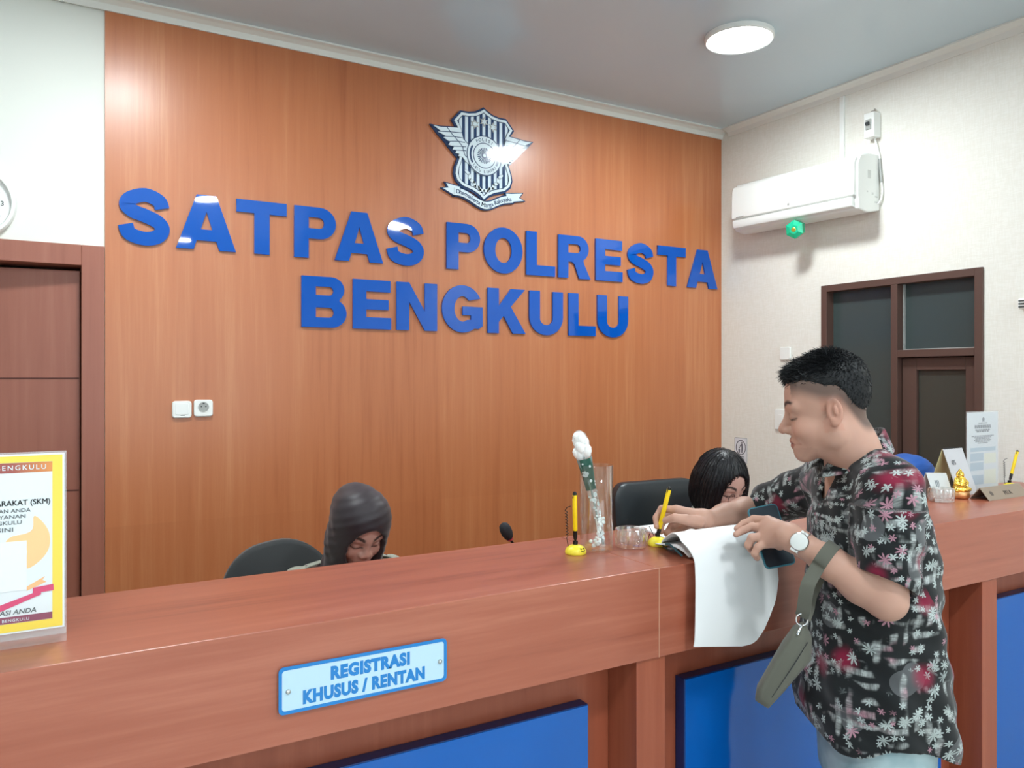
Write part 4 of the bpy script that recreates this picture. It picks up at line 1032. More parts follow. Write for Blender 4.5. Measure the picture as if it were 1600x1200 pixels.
# ------------------------------------------------------------------ swivel chairs behind the counter
def swivel_chair(loc, yaw, bw, bz0, bz1, bmat, label, thick=.05, lean=.10, rnd=.14, roll=0.0):
    x, y, _ = loc; t = thing('office_chair', label, 'chair', (x, y, 0), 'staff chairs')
    f = Vector((math.sin(yaw), math.cos(yaw), 0)) * -1; s = Vector((f.y, -f.x, 0)); o = Vector((x, y, 0))   # f: direction the sitter looks
    up = Vector((0, 0, 1))
    b = MB()
    for k in range(5):
        a = 2 * math.pi * k / 5; d = Vector((math.cos(a), math.sin(a), 0)); b.tube([o + up * .10, o + d * .16 + up * .085, o + d * .28 + up * .07], [.026, .022, .016], 8)
    obj('star_base', b.mesh(), M_['black'], t, smooth=50)
    for k in range(5):
        a = 2 * math.pi * k / 5; d = Vector((math.cos(a), math.sin(a), 0)); c_ = o + d * .27 + up * .030
        b = MB(); b.lathe([(.018, -.02), (.029, -.014), (.029, .014), (.018, .02)], c_, Vector((-d.y, d.x, 0)), 18); obj('caster', b.mesh(), M_['black'], t, smooth=50)
    b = MB(); b.cyl(o + up * .09, o + up * .42, .025); obj('gas_column', b.mesh(), M_['dark_plastic'], t)
    b = MB(); b.prism(rrect(.46, .45, .10, 8), o + up * .42 + f * .02, s, f, 0, .075); obj('seat', b.mesh(), bmat, t, bevel=.025, smooth=60, seg=4)
    b = MB(); h = bz1 - bz0; rows = []
    outl = rrect(bw, h, min(rnd, h * .48, bw * .48), 10)
    c_ = o - f * .24 + up * ((bz0 + bz1) / 2); upl = (up - f * lean).normalized(); s, upl = s * math.cos(roll) + upl * math.sin(roll), upl * math.cos(roll) - s * math.sin(roll)
    n = len(outl); vs = []
    for d, k_ in ((-thick / 2, .93), (-thick * .3, 1.0), (thick * .3, 1.0), (thick / 2, .93)):
        for u, v in outl:
            u2, v2 = u * k_, v * (1 - (1 - k_) * bw / h); cv = .10 * (u2 / bw) ** 2 * 1.2
            vs.append(c_ + s * u2 + upl * v2 + f * (d + cv))
    fs = [tuple(range(n))[::-1], tuple(range(3 * n, 4 * n))] + [(k * n + i, k * n + (i + 1) % n, (k + 1) * n + (i + 1) % n, (k + 1) * n + i) for k in range(3) for i in range(n)]
    b.add(vs, fs); obj('backrest', b.mesh(), bmat, t, smooth=60)
    b = MB(); b.strip([o - f * .12 + up * .41, o - f * .25 + up * .42, o - f * .29 + up * .50, o - f * (.275 + lean * .1) + up * (bz0 + .12)], s, .03, .012); obj('back_support', b.mesh(), M_['black'], t)
    return t

# ------------------------------------------------------------------ figures: blended distance fields turned into one continuous surface
V3 = lambda v: np.array([float(x) for x in v], np.float64)
class Field:
    def __init__(s, lo, hi, v):
        s.lo = V3(lo); s.v = v
        s.n = np.ceil((V3(hi) - s.lo) / v).astype(int) + 1
        s.d = np.full(tuple(s.n), 0.5, np.float32)
    def sl(s, lo, hi):
        a = np.clip(np.floor((lo - s.lo) / s.v).astype(int), 0, s.n); b = np.clip(np.ceil((hi - s.lo) / s.v).astype(int) + 1, 0, s.n)
        if np.any(b <= a): return None, None
        g = [(s.lo[i] + s.v * np.arange(a[i], b[i])).astype(np.float32) for i in range(3)]
        return tuple(slice(a[i], b[i]) for i in range(3)), (g[0][:, None, None], g[1][None, :, None], g[2][None, None, :])
    def comb(s, sl, dn, k, sub):
        d = s.d[sl]
        if sub: d = -d
        h = np.maximum(k - np.abs(d - dn), 0) / max(k, 1e-6)
        r = np.minimum(d, dn) - h * h * k * .25
        s.d[sl] = -r if sub else r
    def ell(s, c, r, ax=None, k=.01, sub=False):
        c = V3(c); r = V3(r) if hasattr(r, '__len__') else np.array([r] * 3); m = r.max() + k + 3 * s.v
        sl, g = s.sl(c - m, c + m)
        if sl is None: return s
        x, y, z = g[0] - c[0], g[1] - c[1], g[2] - c[2]
        if ax is not None: x, y, z = [x * a[0] + y * a[1] + z * a[2] for a in (V3(q) for q in ax)]
        k0 = np.sqrt((x / r[0]) ** 2 + (y / r[1]) ** 2 + (z / r[2]) ** 2)
        k1 = np.sqrt((x / r[0] ** 2) ** 2 + (y / r[1] ** 2) ** 2 + (z / r[2] ** 2) ** 2)
        s.comb(sl, (k0 * (k0 - 1) / np.maximum(k1, 1e-6)).astype(np.float32), k, sub); return s
    def cone(s, a, b, ra, rb, k=.01, sub=False, clip=None, flat=None):
        a = V3(a); b = V3(b); m = max(ra, rb) * (flat[1] if flat else 1) + k + 3 * s.v
        sl, g = s.sl(np.minimum(a, b) - m, np.maximum(a, b) + m)
        if sl is None: return s
        ab = b - a; L2 = max(1e-9, ab @ ab)
        x, y, z = g[0] - a[0], g[1] - a[1], g[2] - a[2]
        t = np.clip((x * ab[0] + y * ab[1] + z * ab[2]) / L2, 0, 1)
        px, py, pz = x - t * ab[0], y - t * ab[1], z - t * ab[2]
        if flat:                                         # flat = (unit direction, stretch): wider section along that direction
            n = V3(flat[0]); q = (px * n[0] + py * n[1] + pz * n[2]) * (1 - 1 / flat[1])
            px, py, pz = px - q * n[0], py - q * n[1], pz - q * n[2]
        d = np.sqrt(px * px + py * py + pz * pz) - (ra + t * (rb - ra))
        if clip is not None:
            p, n = V3(clip[0]), V3(clip[1]); n = n / np.linalg.norm(n)
            d = np.maximum(d, (g[0] - p[0]) * n[0] + (g[1] - p[1]) * n[1] + (g[2] - p[2]) * n[2])
        s.comb(sl, d.astype(np.float32), k, sub); return s
    def chain(s, pts, rs, k=.008, sub=False, flat=None):
        for i in range(len(pts) - 1): s.cone(pts[i], pts[i + 1], rs[i], rs[i + 1], k, sub, None, flat)
        return s
    def loft(s, rows, f, k=.02, top=None, bot=None, sub=False):
        """rows: (z, cx, cy, half along f, half across f) from low to high"""
        Rw = np.array(rows, float); m = Rw[:, 3:].max() + k + .02
        sl, g = s.sl(np.array([Rw[:, 1].min() - m, Rw[:, 2].min() - m, Rw[0, 0] - .001]), np.array([Rw[:, 1].max() + m, Rw[:, 2].max() + m, Rw[-1, 0] + .001]))
        zz = g[2].ravel(); I = lambda c: np.interp(zz, Rw[:, 0], Rw[:, c]).astype(np.float32)[None, None, :]
        cx, cy, a, b = I(1), I(2), I(3), I(4)
        u = (g[0] - cx) * f[0] + (g[1] - cy) * f[1]; w = -(g[0] - cx) * f[1] + (g[1] - cy) * f[0]
        p = 2.3
        d = ((np.abs(u / a) ** p + np.abs(w / b) ** p) ** (1 / p) - 1) * np.minimum(a, b)
        d = np.maximum(d, np.maximum(Rw[0, 0] - g[2], g[2] - Rw[-1, 0]) if True else d)
        s.comb(sl, d.astype(np.float32), k, sub); return s
    def cut(s, p, n):
        """remove everything on the side n points to"""
        p = V3(p); n = V3(n); n = n / np.linalg.norm(n); g = s.sl(s.lo, s.lo + s.v * s.n)[1]
        np.maximum(s.d, ((g[0] - p[0]) * n[0] + (g[1] - p[1]) * n[1] + (g[2] - p[2]) * n[2]).astype(np.float32), out=s.d); return s
    def near(s, w=.03):
        I = np.nonzero(np.abs(s.d) < w); P = s.lo + s.v * np.stack(I, 1); return I, P
    def mesh(s, name='body', relax=1):
        d = s.d; neg = (d < 0).astype(np.int8)
        c = sum(neg[i:neg.shape[0] - 1 + i, j:neg.shape[1] - 1 + j, k:neg.shape[2] - 1 + k] for i in (0, 1) for j in (0, 1) for k in (0, 1))
        A = np.stack(np.nonzero((c > 0) & (c < 8)), 1)
        idx = np.full(c.shape, -1, np.int32); idx[A[:, 0], A[:, 1], A[:, 2]] = np.arange(len(A))
        acc = np.zeros((len(A), 3)); cnt = np.zeros(len(A))
        cor = [(i, j, k) for i in (0, 1) for j in (0, 1) for k in (0, 1)]
        for p in cor:
            for ax in range(3):
                if p[ax]: continue
                q = list(p); q[ax] = 1
                da = d[A[:, 0] + p[0], A[:, 1] + p[1], A[:, 2] + p[2]]; db = d[A[:, 0] + q[0], A[:, 1] + q[1], A[:, 2] + q[2]]
                m = (da < 0) != (db < 0); t = np.where(m, da / np.where(m, da - db, 1), 0)
                e = np.tile(np.array(p, float), (len(A), 1)); e[:, ax] += t
                acc += e * m[:, None]; cnt += m
        vs = s.lo + s.v * (A + acc / cnt[:, None])
        F = []
        for ax in range(3):
            u, w = (ax + 1) % 3, (ax + 2) % 3
            n0 = np.take(neg, range(0, neg.shape[ax] - 1), ax); n1 = np.take(neg, range(1, neg.shape[ax]), ax)
            E = np.stack(np.nonzero(n0 != n1), 1)
            E = E[(E[:, u] > 0) & (E[:, w] > 0) & (E[:, u] < c.shape[u]) & (E[:, w] < c.shape[w])]
            sg = n0[E[:, 0], E[:, 1], E[:, 2]] > 0
            def cell(du, dw):
                Q = E.copy(); Q[:, u] -= du; Q[:, w] -= dw; return idx[Q[:, 0], Q[:, 1], Q[:, 2]]
            q = np.stack([cell(1, 1), cell(0, 1), cell(0, 0), cell(1, 0)], 1)
            q[~sg] = q[~sg][:, ::-1]; F.append(q)
        F = np.concatenate(F); F = F[(F >= 0).all(1)]
        for _ in range(relax):
            sm = np.zeros_like(vs); ct = np.zeros(len(vs))
            for a in range(4):
                i, j = F[:, a], F[:, (a + 1) % 4]
                for e in range(3): sm[:, e] += np.bincount(i, vs[j, e], len(vs)) + np.bincount(j, vs[i, e], len(vs))
                ct += np.bincount(i, minlength=len(vs)) + np.bincount(j, minlength=len(vs))
            vs = vs * .45 + .55 * sm / np.maximum(ct, 1)[:, None]
        me = bpy.data.meshes.new(name)
        me.vertices.add(len(vs)); me.vertices.foreach_set('co', vs.astype(np.float32).ravel())
        me.loops.add(F.size); me.loops.foreach_set('vertex_index', F.astype(np.int32).ravel())
        me.polygons.add(len(F)); me.polygons.foreach_set('loop_start', np.arange(0, F.size, 4, dtype=np.int32))
        me.update(calc_edges=True); me.validate()
        return me, vs
def attr(me, name, data, typ='FLOAT_COLOR'):
    a = me.attributes.new(name, typ, 'POINT')
    if typ == 'FLOAT_COLOR':
        a.data.foreach_set('color', np.concatenate([data, np.ones((len(data), 1))], 1).astype(np.float32).ravel())
    else: a.data.foreach_set('vector', data.astype(np.float32).ravel())
def sstep(a, b, x):
    t = np.clip((x - a) / (b - a), 0, 1); return t * t * (3 - 2 * t)
def attr_mat(name, rough, spec=.4, sss=0.0, aname='tint', bump=None, coat=0, sheen=0):
    m = mat(name, (.5, .5, .5, 1), rough, spec, sss=sss, coat=coat, sheen=sheen); g = NT(m)
    a = g.n('ShaderNodeAttribute', attribute_name=aname); g.l(a.outputs['Color'], g.b.inputs['Base Color'])
    if bump: g.bump(g.noise(g.coords(), bump[0], 3), bump[1], bump[2])
    return m
M_['skin'] = attr_mat('skin', .48, .35, sss=.12, bump=(420, .12, .0006))

class Head:
    """local axes: f forward, l to the figure's left, u up; origin midway between the ear canals"""
    def __init__(s, o, fwd, pitch, roll=0.0, sc=1.0):
        s.o = V3(o); fw = V3((fwd[0], fwd[1], 0)); fw /= np.linalg.norm(fw); z = V3((0, 0, 1)); p = math.radians(pitch)
        s.f = math.cos(p) * fw - math.sin(p) * z; s.u = math.cos(p) * z + math.sin(p) * fw
        s.l = np.cross(s.u, s.f); r = math.radians(roll)
        s.l, s.u = s.l * math.cos(r) + s.u * math.sin(r), s.u * math.cos(r) - s.l * math.sin(r); s.s = sc
    def p(s, x, y, z): return s.o + s.s * (s.f * x + s.l * y + s.u * z)
    def ax(s): return (s.f, s.l, s.u)
    def loc(s, P): Q = (P - s.o) / s.s; return Q @ s.f, Q @ s.l, Q @ s.u
    def build(s, F, fem=False):
        p, ax, S = s.p, s.ax(), s.s
        E = lambda c, r, k=.02, sub=False: F.ell(p(*c), np.array(r) * S, ax, k * S, sub)
        K = lambda a, b, ra, rb, k=.012, sub=False: F.cone(p(*a), p(*b), ra * S, rb * S, k * S, sub)
        E((.004, 0, .050), (.087, .073, .081)); E((.040, 0, .048), (.056, .061, .060), .03); E((.042, 0, -.018), (.052, .055, .074), .03)
        for q in (-1, 1):
            K((.004, .054 * q, -.030), (.074, .014 * q, -.082), .022, .016, .025)
            E((.062, .036 * q, -.028), (.028, .024, .024), .022)
            K((.086, .012 * q, .030), (.076, .046 * q, .027), .013, .011, .016)
        E((.079, 0, -.084), (.018, .019, .015), .016)
        for q in (-1, 1): E((.006, .056 * q, -.052), (.020, .012, .018), .02)
        E((.083, 0, -.052), (.017, .026, .026), .018)
        for q in (-1, 1):                                 # sockets, lids
            E((.104, .032 * q, .004), (.016, .017, .011), .012, True)
            E((.0815, .031 * q, .004), (.0125, .0145, .0120), .005)
        n = .92 if fem else 1.0
        K((.094, 0, .020), (.112 * n, 0, -.014), .0075, .0085, .012); K((.108 * n, 0, -.012), (.1155 * n, 0, -.0215), .0085, .0112, .008)
        for q in (-1, 1):
            E((.102, .0135 * q, -.026), (.012, .0082, .0085), .007)
            E((.109, .0065 * q, -.034), (.0045, .0032, .003), .003, True)
        for q in (-1, 1):                                 # lips
            K((.1000, .004 * q, -.050), (.0880, .022 * q, -.0555), .0055, .0035, .006); K((.0975, .000, -.062), (.0875, .020 * q, -.0575), .0062, .0035, .005)
            K((.1045, 0, -.0562), (.091, .020 * q, -.0572), .0016, .0008, .0025, True)
        for q in (-1, 1):                                 # ears
            c = p(-.006, .0755 * q, .006); f2 = s.f * .92 + s.l * .30 * -q; f2 /= np.linalg.norm(f2); u2 = s.u * .97 - s.f * .2; u2 -= f2 * (u2 @ f2); u2 /= np.linalg.norm(u2); n2 = np.cross(u2, f2)
            A2 = (f2, n2 * 1.0, u2)
            F.ell(c + n2 * q * .004 * S * (1 if n2 @ s.l > 0 else -1), np.array((.0185, .0075, .0310)) * S, A2, .006 * S)
            o2 = s.l * q
            F.ell(c + o2 * .0115 * S + f2 * .002 * S + u2 * .005 * S, np.array((.0115, .0065, .0195)) * S, A2, .004 * S, True)
            F.ell(c + o2 * .0100 * S + f2 * -.001 * S + u2 * .004 * S, np.array((.0050, .0040, .0120)) * S, A2, .003 * S)
            F.ell(c + o2 * .006 * S - u2 * .024 * S + f2 * .004 * S, np.array((.0095, .006, .0095)) * S, A2, .005 * S)
    def tint(s, P, base, lip, brow, fade=None):
        x, y, z = s.loc(P); ay = np.abs(y); col = np.tile(np.array(base[:3]), (len(P), 1))
        face = (x > .03)
        def mixc(c, w): col[:] = col * (1 - w[:, None]) + np.array(c[:3]) * w[:, None]
        mixc(np.array(base[:3]) * np.array([1.06, .86, .82]), .55 * np.exp(-(((x - .075) / .03) ** 2 + ((ay - .042) / .022) ** 2 + ((z + .026) / .022) ** 2)))
        mixc(np.array(base[:3]) * np.array([1.02, .84, .80]), .5 * np.exp(-(((x - .112) / .02) ** 2 + (ay / .014) ** 2 + ((z + .022) / .014) ** 2)))
        mixc(np.array(base[:3]) * np.array([1.0, .82, .78]), .5 * ((ay > .066) & (np.abs(x + .005) < .028) & (np.abs(z - .003) < .040)).astype(float))
        zl = -.0563 + .0 * ay; hh = .0105 * np.clip(1 - (ay / .025) ** 2, 0, 1)
        mixc(lip, .8 * face * sstep(.0025, -.0015, np.abs(z - zl + .002) - hh) * (x > .078))
        mixc((.10, .045, .04), .8 * face * np.exp(-((z + .0563) / .0016) ** 2) * (ay < .022) * (x > .08))
        zb = .0300 + .010 * np.sin(np.clip((ay - .012) / .040, 0, 1) * 2.4); wb = .0052 * np.clip(1.25 - (ay - .012) / .050, .35, 1)
        mixc(brow, .95 * face * sstep(.0022, -.0012, np.abs(z - zb) - wb) * sstep(.010, .016, ay) * sstep(.058, .050, ay))
        zl2 = .0005 - .0022 * np.cos((ay - .031) / .016 * 1.5)
        mixc((.012, .010, .010), .95 * face * np.exp(-((z - zl2) / .0025) ** 2) * sstep(.0205, .0165, np.abs(ay - .031)))
        mixc(np.array(base[:3]) * .72, .5 * face * np.exp(-((z - zl2 - .006) / .004) ** 2) * sstep(.020, .012, np.abs(ay - .031)))
        mixc((.05, .02, .02), .8 * np.exp(-(((x - .109) / .006) ** 2 + ((ay - .0065) / .0035) ** 2 + ((z + .0335) / .003) ** 2)))
        if fade is not None: fade(x, y, z, mixc)
        return col

def hand_fingers(F, spec, k=.006):
    for pts, rs in spec: F.chain([at(*q) if len(q) == 3 and q[2] < 9 else q for q in pts], rs, k)

# ================================================================== the standing man
MB0 = at(1366, 1150, 1.86); MX, MY = MB0.x, MB0.y         # below the hips
man = thing('person', 'man in a dark floral short sleeved shirt writing at the counter', 'person', (MX, MY, 0))
skinM = lin(190, 148, 130)
face_dir = np.array([-.585, .81]); HM = Head(at(1303, 646, 1.805), face_dir, 9, sc=1.0)
bf = np.array([-.85, .52]); bf /= np.linalg.norm(bf); bl_ = np.array([-bf[1], bf[0]]) * 1.0     # body forward; its left is towards the lens
if bl_ @ np.array([SIN, COS]) > 0: bl_ = -bl_
SL, SR_ = at(1392, 768, 1.675), at(1296, 752, 2.02)
EL, WL = at(1386, 938, 1.66), at(1250, 848, 1.765)
ER, WR = at(1186, 797, 2.235), at(1103, 814, 2.105)
NB = at(1338, 713, 1.84)                                 # base of the neck
def trow(px, py, d, a, b):
    q = at(px, py, d); return (q.z, q.x, q.y, a, b)
TR = [trow(1366, 1200, 1.87, .168, .195), trow(1366, 1150, 1.87, .170, .192), trow(1364, 1085, 1.865, .166, .188), trow(1360, 1010, 1.86, .150, .180), trow(1359, 950, 1.855, .142, .178), trow(1359, 880, 1.85, .132, .178), trow(1357, 830, 1.848, .124, .178), trow(1353, 780, 1.845, .112, .165), trow(1350, 750, 1.845, .088, .135), trow(1349, 728, 1.845, .062, .085)]
lo = (MX - .62, MY - .36, .64); hi = (MX + .34, MY + .64, 1.74)
F = Field(lo, hi, .0031)
shr = [(z, x, y, a - .022, b - .022) for z, x, y, a, b in TR if z > .84]
F.loft(shr, bf, .03)
F.cone(NB, V3(SL) * .9 + V3(NB) * .1, .045, .05, .03); F.cone(NB, V3(SR_) * .9 + V3(NB) * .1, .045, .05, .03)
F.chain([SL, V3(SL) * .45 + V3(EL) * .55, EL], [.052, .045, .039], .02); F.chain([SR_, V3(SR_) * .45 + V3(ER) * .55, ER], [.052, .045, .038], .02)
def forearm(E, W, flat):
    E, W = V3(E), V3(W)
    F.chain([E, E * .72 + W * .28, E * .35 + W * .65, W], [.0375, .0415, .034, .0255], .02, False, flat)
forearm(EL, WL, None); forearm(ER, WR, None)
neck_up = HM.p(-.022, 0, -.035)
F.chain([HM.p(-.012, 0, -.02), HM.p(-.022, 0, -.075), V3(NB) + V3((bf[0], bf[1], 0)) * .006, V3(NB) - V3((0, 0, .06))], [.053, .053, .056, .066], .03)
HM.build(F)
# left hand: flat on the page and the phone, two fingers stretched, two curled under
F.chain([WL, at(1232, 838, 1.785), at(1210, 829, 1.825)], [.0255, .0265, .024], .02, False, (V3(at(1210, 805, 1.82)) - V3(at(1210, 858, 1.80))) / np.linalg.norm(V3(at(1210, 805, 1.82)) - V3(at(1210, 858, 1.80))) is None or None)
palmL = [(1200, 814, 1.852), (1196, 826, 1.842), (1195, 838, 1.832), (1198, 848, 1.822)]
for q, r in zip(palmL, (.0135, .014, .0135, .0125)): F.chain([at(1236, 839, 1.79), at(*q)], [.0190, r], .016)
for pts, rs in (([palmL[0], (1178, 811, 1.885), (1162, 818, 1.890), (1151, 826, 1.885)], [.0120, .0098, .0088, .0074]),
                ([palmL[1], (1175, 823, 1.868), (1160, 829, 1.868), (1150, 835, 1.860)], [.0122, .0100, .0090, .0074]),
                ([palmL[2], (1175, 840, 1.834), (1169, 852, 1.838), (1174, 860, 1.852)], [.0118, .0098, .0092, .0080]),
                ([palmL[3], (1184, 855, 1.820), (1179, 865, 1.822), (1183, 872, 1.832)], [.0108, .0090, .0084, .0074]),
                ([(1236, 846, 1.80), (1218, 850, 1.842), (1202, 846, 1.884), (1188, 840, 1.905)], [.0160, .0140, .0110, .0090])):
    F.chain([at(*q) for q in pts], rs, .0035)
# right hand: pen between thumb and forefinger, the others curled on the page
KR_ = [(1057, 797, 2.105), (1063, 802, 2.128), (1070, 810, 2.140), (1078, 819, 2.135)]
for q, r in zip(KR_, (.0140, .0140, .0135, .0125)): F.chain([at(1098, 812, 2.10), at(*q)], [.0215, r], .016)
for pts, rs in (([KR_[0], (1034, 795, 2.128), (1025, 809, 2.122), (1026, 823, 2.108)], [.0120, .0100, .0090, .0076]),
                ([KR_[1], (1044, 806, 2.150), (1033, 820, 2.138), (1033, 831, 2.120)], [.0120, .0100, .0090, .0076]),
                ([KR_[2], (1050, 821, 2.150), (1042, 833, 2.132), (1048, 839, 2.116)], [.0115, .0096, .0088, .0076]),
                ([KR_[3], (1058, 830, 2.140), (1050, 839, 2.124), (1056, 842, 2.110)], [.0105, .0088, .0080, .0072]),
                ([(1092, 816, 2.075), (1072, 812, 2.060), (1054, 809, 2.062), (1040, 813, 2.078)], [.0170, .0140, .0112, .0092])):
    F.chain([at(*q) for q in pts], rs, .0035)
me, P = F.mesh('body'); del F
def hair_line(x, y):                                      # lowest hair height for a given place on the head
    return np.where(x > .0, .050 + .024 * sstep(.0, .075, x), .050 - .090 * sstep(-.010, -.075, x))
def fadeM(x, y, z, mixc):
    ay = np.abs(y)
    hl = hair_line(x, y) - .012
    mixc((.030, .026, .025), .78 * sstep(-.020, .014, z - hl) * (x < .082) * sstep(-.062, -.030, z))
    mixc((.11, .075, .062), .10 * (x > .045) * (z < -.036) * sstep(.030, .018, np.abs(np.abs(z + .062) - .006)) * (ay < .05) * (ay + 1 > 0) * (np.abs(z + .0563) > .011))
attr(me, 'tint', HM.tint(P, skinM, lin(156, 92, 84), (.022, .018, .017), fadeM))
obj('body', me, M_['skin'], man, smooth=180)

# hair: a cap over the crown, and short tufts combed forward and up
def hair_tufts(H, cap, n, area, length, flow, rad, seed, spread=.35):
    """short tapering tufts rooted on the cap mesh"""
    rs = np.random.RandomState(seed); N = len(cap.vertices)
    co = np.empty(N * 3); cap.vertices.foreach_get('co', co); co = co.reshape(-1, 3)
    no = np.empty(N * 3); cap.vertices.foreach_get('normal', no); no = no.reshape(-1, 3)
    lx, ly, lz = H.loc(co); Nl = np.stack([no @ H.f, no @ H.l, no @ H.u], 1)
    vs = []; fs = []; c = 0; tries = 0
    while c < n and tries < n * 20:
        tries += 1; i = rs.randint(N); x, y, z = lx[i], ly[i], lz[i]
        if not area(x, y, z): continue
        nrm = Nl[i]; a_, b_ = flow(x, y, z)
        tg = np.array(b_); tg = tg - nrm * (tg @ nrm)
        d = nrm * a_ + tg + rs.normal(size=3) * spread; d /= np.linalg.norm(d)
        L = length(x, y, z) * rs.uniform(.65, 1.15)
        w = np.cross(d, nrm); w /= max(1e-6, np.linalg.norm(w)); n2 = np.cross(w, d)
        p0 = np.array([x, y, z]) - nrm * .002 + rs.normal(size=3) * .001; b = len(vs)
        bend = tg * L * .25 - nrm * L * .15
        for t, rr in ((0, rad), (.5, rad * .8), (1, rad * .10)):
            q = p0 + d * L * t + bend * t * t
            for a in (0, 2.09, 4.19): vs.append(H.p(*(q + (w * math.cos(a) + n2 * math.sin(a)) * rr)))
        for s_ in (0, 3):
            for a in range(3): fs.append((b + s_ + a, b + s_ + (a + 1) % 3, b + s_ + 3 + (a + 1) % 3, b + s_ + 3 + a))
        fs.append((b + 6, b + 7, b + 8)); c += 1
    me = bpy.data.meshes.new('tufts'); me.from_pydata([tuple(q) for q in vs], [], fs); return me
M_['hair'] = mat('black_hair', lin(22, 23, 25), .5, spec=.3)
Fh = Field(HM.o - .17, HM.o + .17, .0028); pH, axH = HM.p, HM.ax()
Fh.ell(pH(.004, 0, .054), (.0905, .0765, .0865), axH, .01); Fh.ell(pH(.040, 0, .072), (.052, .060, .050), axH, .02); Fh.ell(pH(-.01, 0, .085), (.07, .060, .058), axH, .02)
I, Pn = Fh.near(.03); x, y, z = HM.loc(Pn)
Fh.d[I] = np.maximum(Fh.d[I] + .0075 * (1 - sstep(.0, .034, z - hair_line(x, y))), np.maximum(hair_line(x, y) - z, (x - .088 - .15 * (z - .09)) * .8))
Fh.cut(HM.p(0, 0, -.03), -HM.u)
hm, _ = Fh.mesh('hair')
ar = lambda x, y, z: z > float(hair_line(x, y)) + .008 and x < .092
ln = lambda x, y, z: .008 + (.012 * float(sstep(.08, .12, np.array(z))) + .014 * float(sstep(.03, .07, np.array(x)))) * float(sstep(-.06, 0, np.array(x)))
def fl(x, y, z):
    s_ = float(sstep(-.075, .03, np.array(x)))
    return .25 + .25 * float(sstep(.08, .13, np.array(z))), (.75 * s_, 0, -.70 * (1 - s_))
ht = hair_tufts(HM, hm, 8000, ar, ln, fl, .0011, 5, .30)
obj('hair', join([hm, ht]), M_['hair'], man, smooth=60, label='short black hair swept forward')

# shirt: loose, open at hem, sleeves and neck
def sleeve_clip(S, E, t, ext=0): S, E = V3(S), V3(E); return (S + (E - S) * t, E - S)
VS = .0042
lo = (MX - .60, MY - .40, .66); hi = (MX + .36, MY + .50, 1.50)
def shirt_field(cut):
    F = Field(lo, hi, VS)
    rows = TR if cut else [(TR[0][0] - .05,) + TR[0][1:]] + TR[1:]
    F.loft(TR, bf, .03)
    F.cone(NB, SL, .052, .064, .04); F.cone(NB, SR_, .052, .064, .04)
    for S, E, t in ((SL, EL, .84), (SR_, ER, .90)):
        S_, E_ = V3(S), V3(E); X = S_ + (E_ - S_) * 1.12
        F.cone(S_, X, .066, .0625 if S is SL else .058, .025, clip=(S_ + (E_ - S_) * (t if cut else t + .05), (E_ - S_) / np.linalg.norm(E_ - S_) - (V3((COS, -SIN, 0)) * .42 if S is SL else 0)))
    I, Pn = F.near(.03)
    rel = Pn - V3((MX, MY, 0)); a = np.arctan2(rel[:, 1], rel[:, 0]); zz = Pn[:, 2]
    fold = .0042 * np.sin(a * 9 + zz * 7) * sstep(1.25, .85, zz) + .0032 * np.sin(zz * 34 + a * 3.0 + 1.5 * np.sin(a * 4)) + .0025 * np.sin((rel[:, 0] * .8 - rel[:, 1] * .5 + zz * 1.4) * 60)
    F.d[I] += fold.astype(np.float32)
    return F
FO = shirt_field(True); FI = shirt_field(False)
FO.cone(V3(NB) - V3((0, 0, .02)), HM.p(-.03, 0, -.06), .058, .064, .010, True)
hem = lambda F: None
I, Pn = FO.near(.2); rel = Pn - V3((MX, MY, 0)); u = rel[:, :2] @ bf
FO.d[I] = np.maximum(FO.d[I], (.795 - .03 * sstep(.02, .11, u) + .060 * sstep(.120, .20, u) - .065 * sstep(.0, -.2, u) - Pn[:, 2]) * .9)
# open placket: a narrow V at the throat
vq = V3(NB) + V3((bf[0], bf[1], 0)) * .07 - V3((0, 0, .045)); FO.ell(vq, (.05, .026, .055), (V3((bf[0], bf[1], 0)), V3((-bf[1], bf[0], 0)), V3((0, 0, 1))), .012, True)
np.maximum(FO.d, -(FI.d + .0085), out=FO.d)
me, P = FO.mesh('shirt'); del FO, FI
# cloth coordinates in metres: round the trunk, or along and round each sleeve
rel = P - V3((MX, MY, 0)); pat = np.stack([(np.arctan2(rel[:, :2] @ bl_, rel[:, :2] @ bf)) * .175, P[:, 2] + .8 * (.18 - np.linalg.norm(P[:, :2] - V3(NB)[:2], axis=1)) * sstep(1.26, 1.36, P[:, 2]), np.zeros(len(P))], 1)
best = np.full(len(P), .0)
for S, E, q in ((SL, EL, 3.0), (SR_, ER, 6.0)):
    S_, E_ = V3(S), V3(E); d = E_ - S_; L = np.linalg.norm(d); d /= L; w = P - S_; t = w @ d; r_ = w - t[:, None] * d; rr = np.linalg.norm(r_, axis=1)
    e1 = np.cross(d, [SIN, COS, 0]); e1 /= np.linalg.norm(e1); e2 = np.cross(d, e1)
    rel2 = (rr < .083) & (t > .035) & (t < L * .93) & ((np.abs(w @ np.append(bl_, 0)) < .5))
    ins = rel2 & ((P - V3((MX, MY, 0)))[:, :2] @ (bl_ if S is SL else -bl_) > .105)
    pat[ins] = np.stack([np.arctan2(r_ @ e1, r_ @ e2) * .066 + q, -t, np.zeros(len(P))], 1)[ins]
attr(me, 'pat', pat, 'FLOAT_VECTOR')
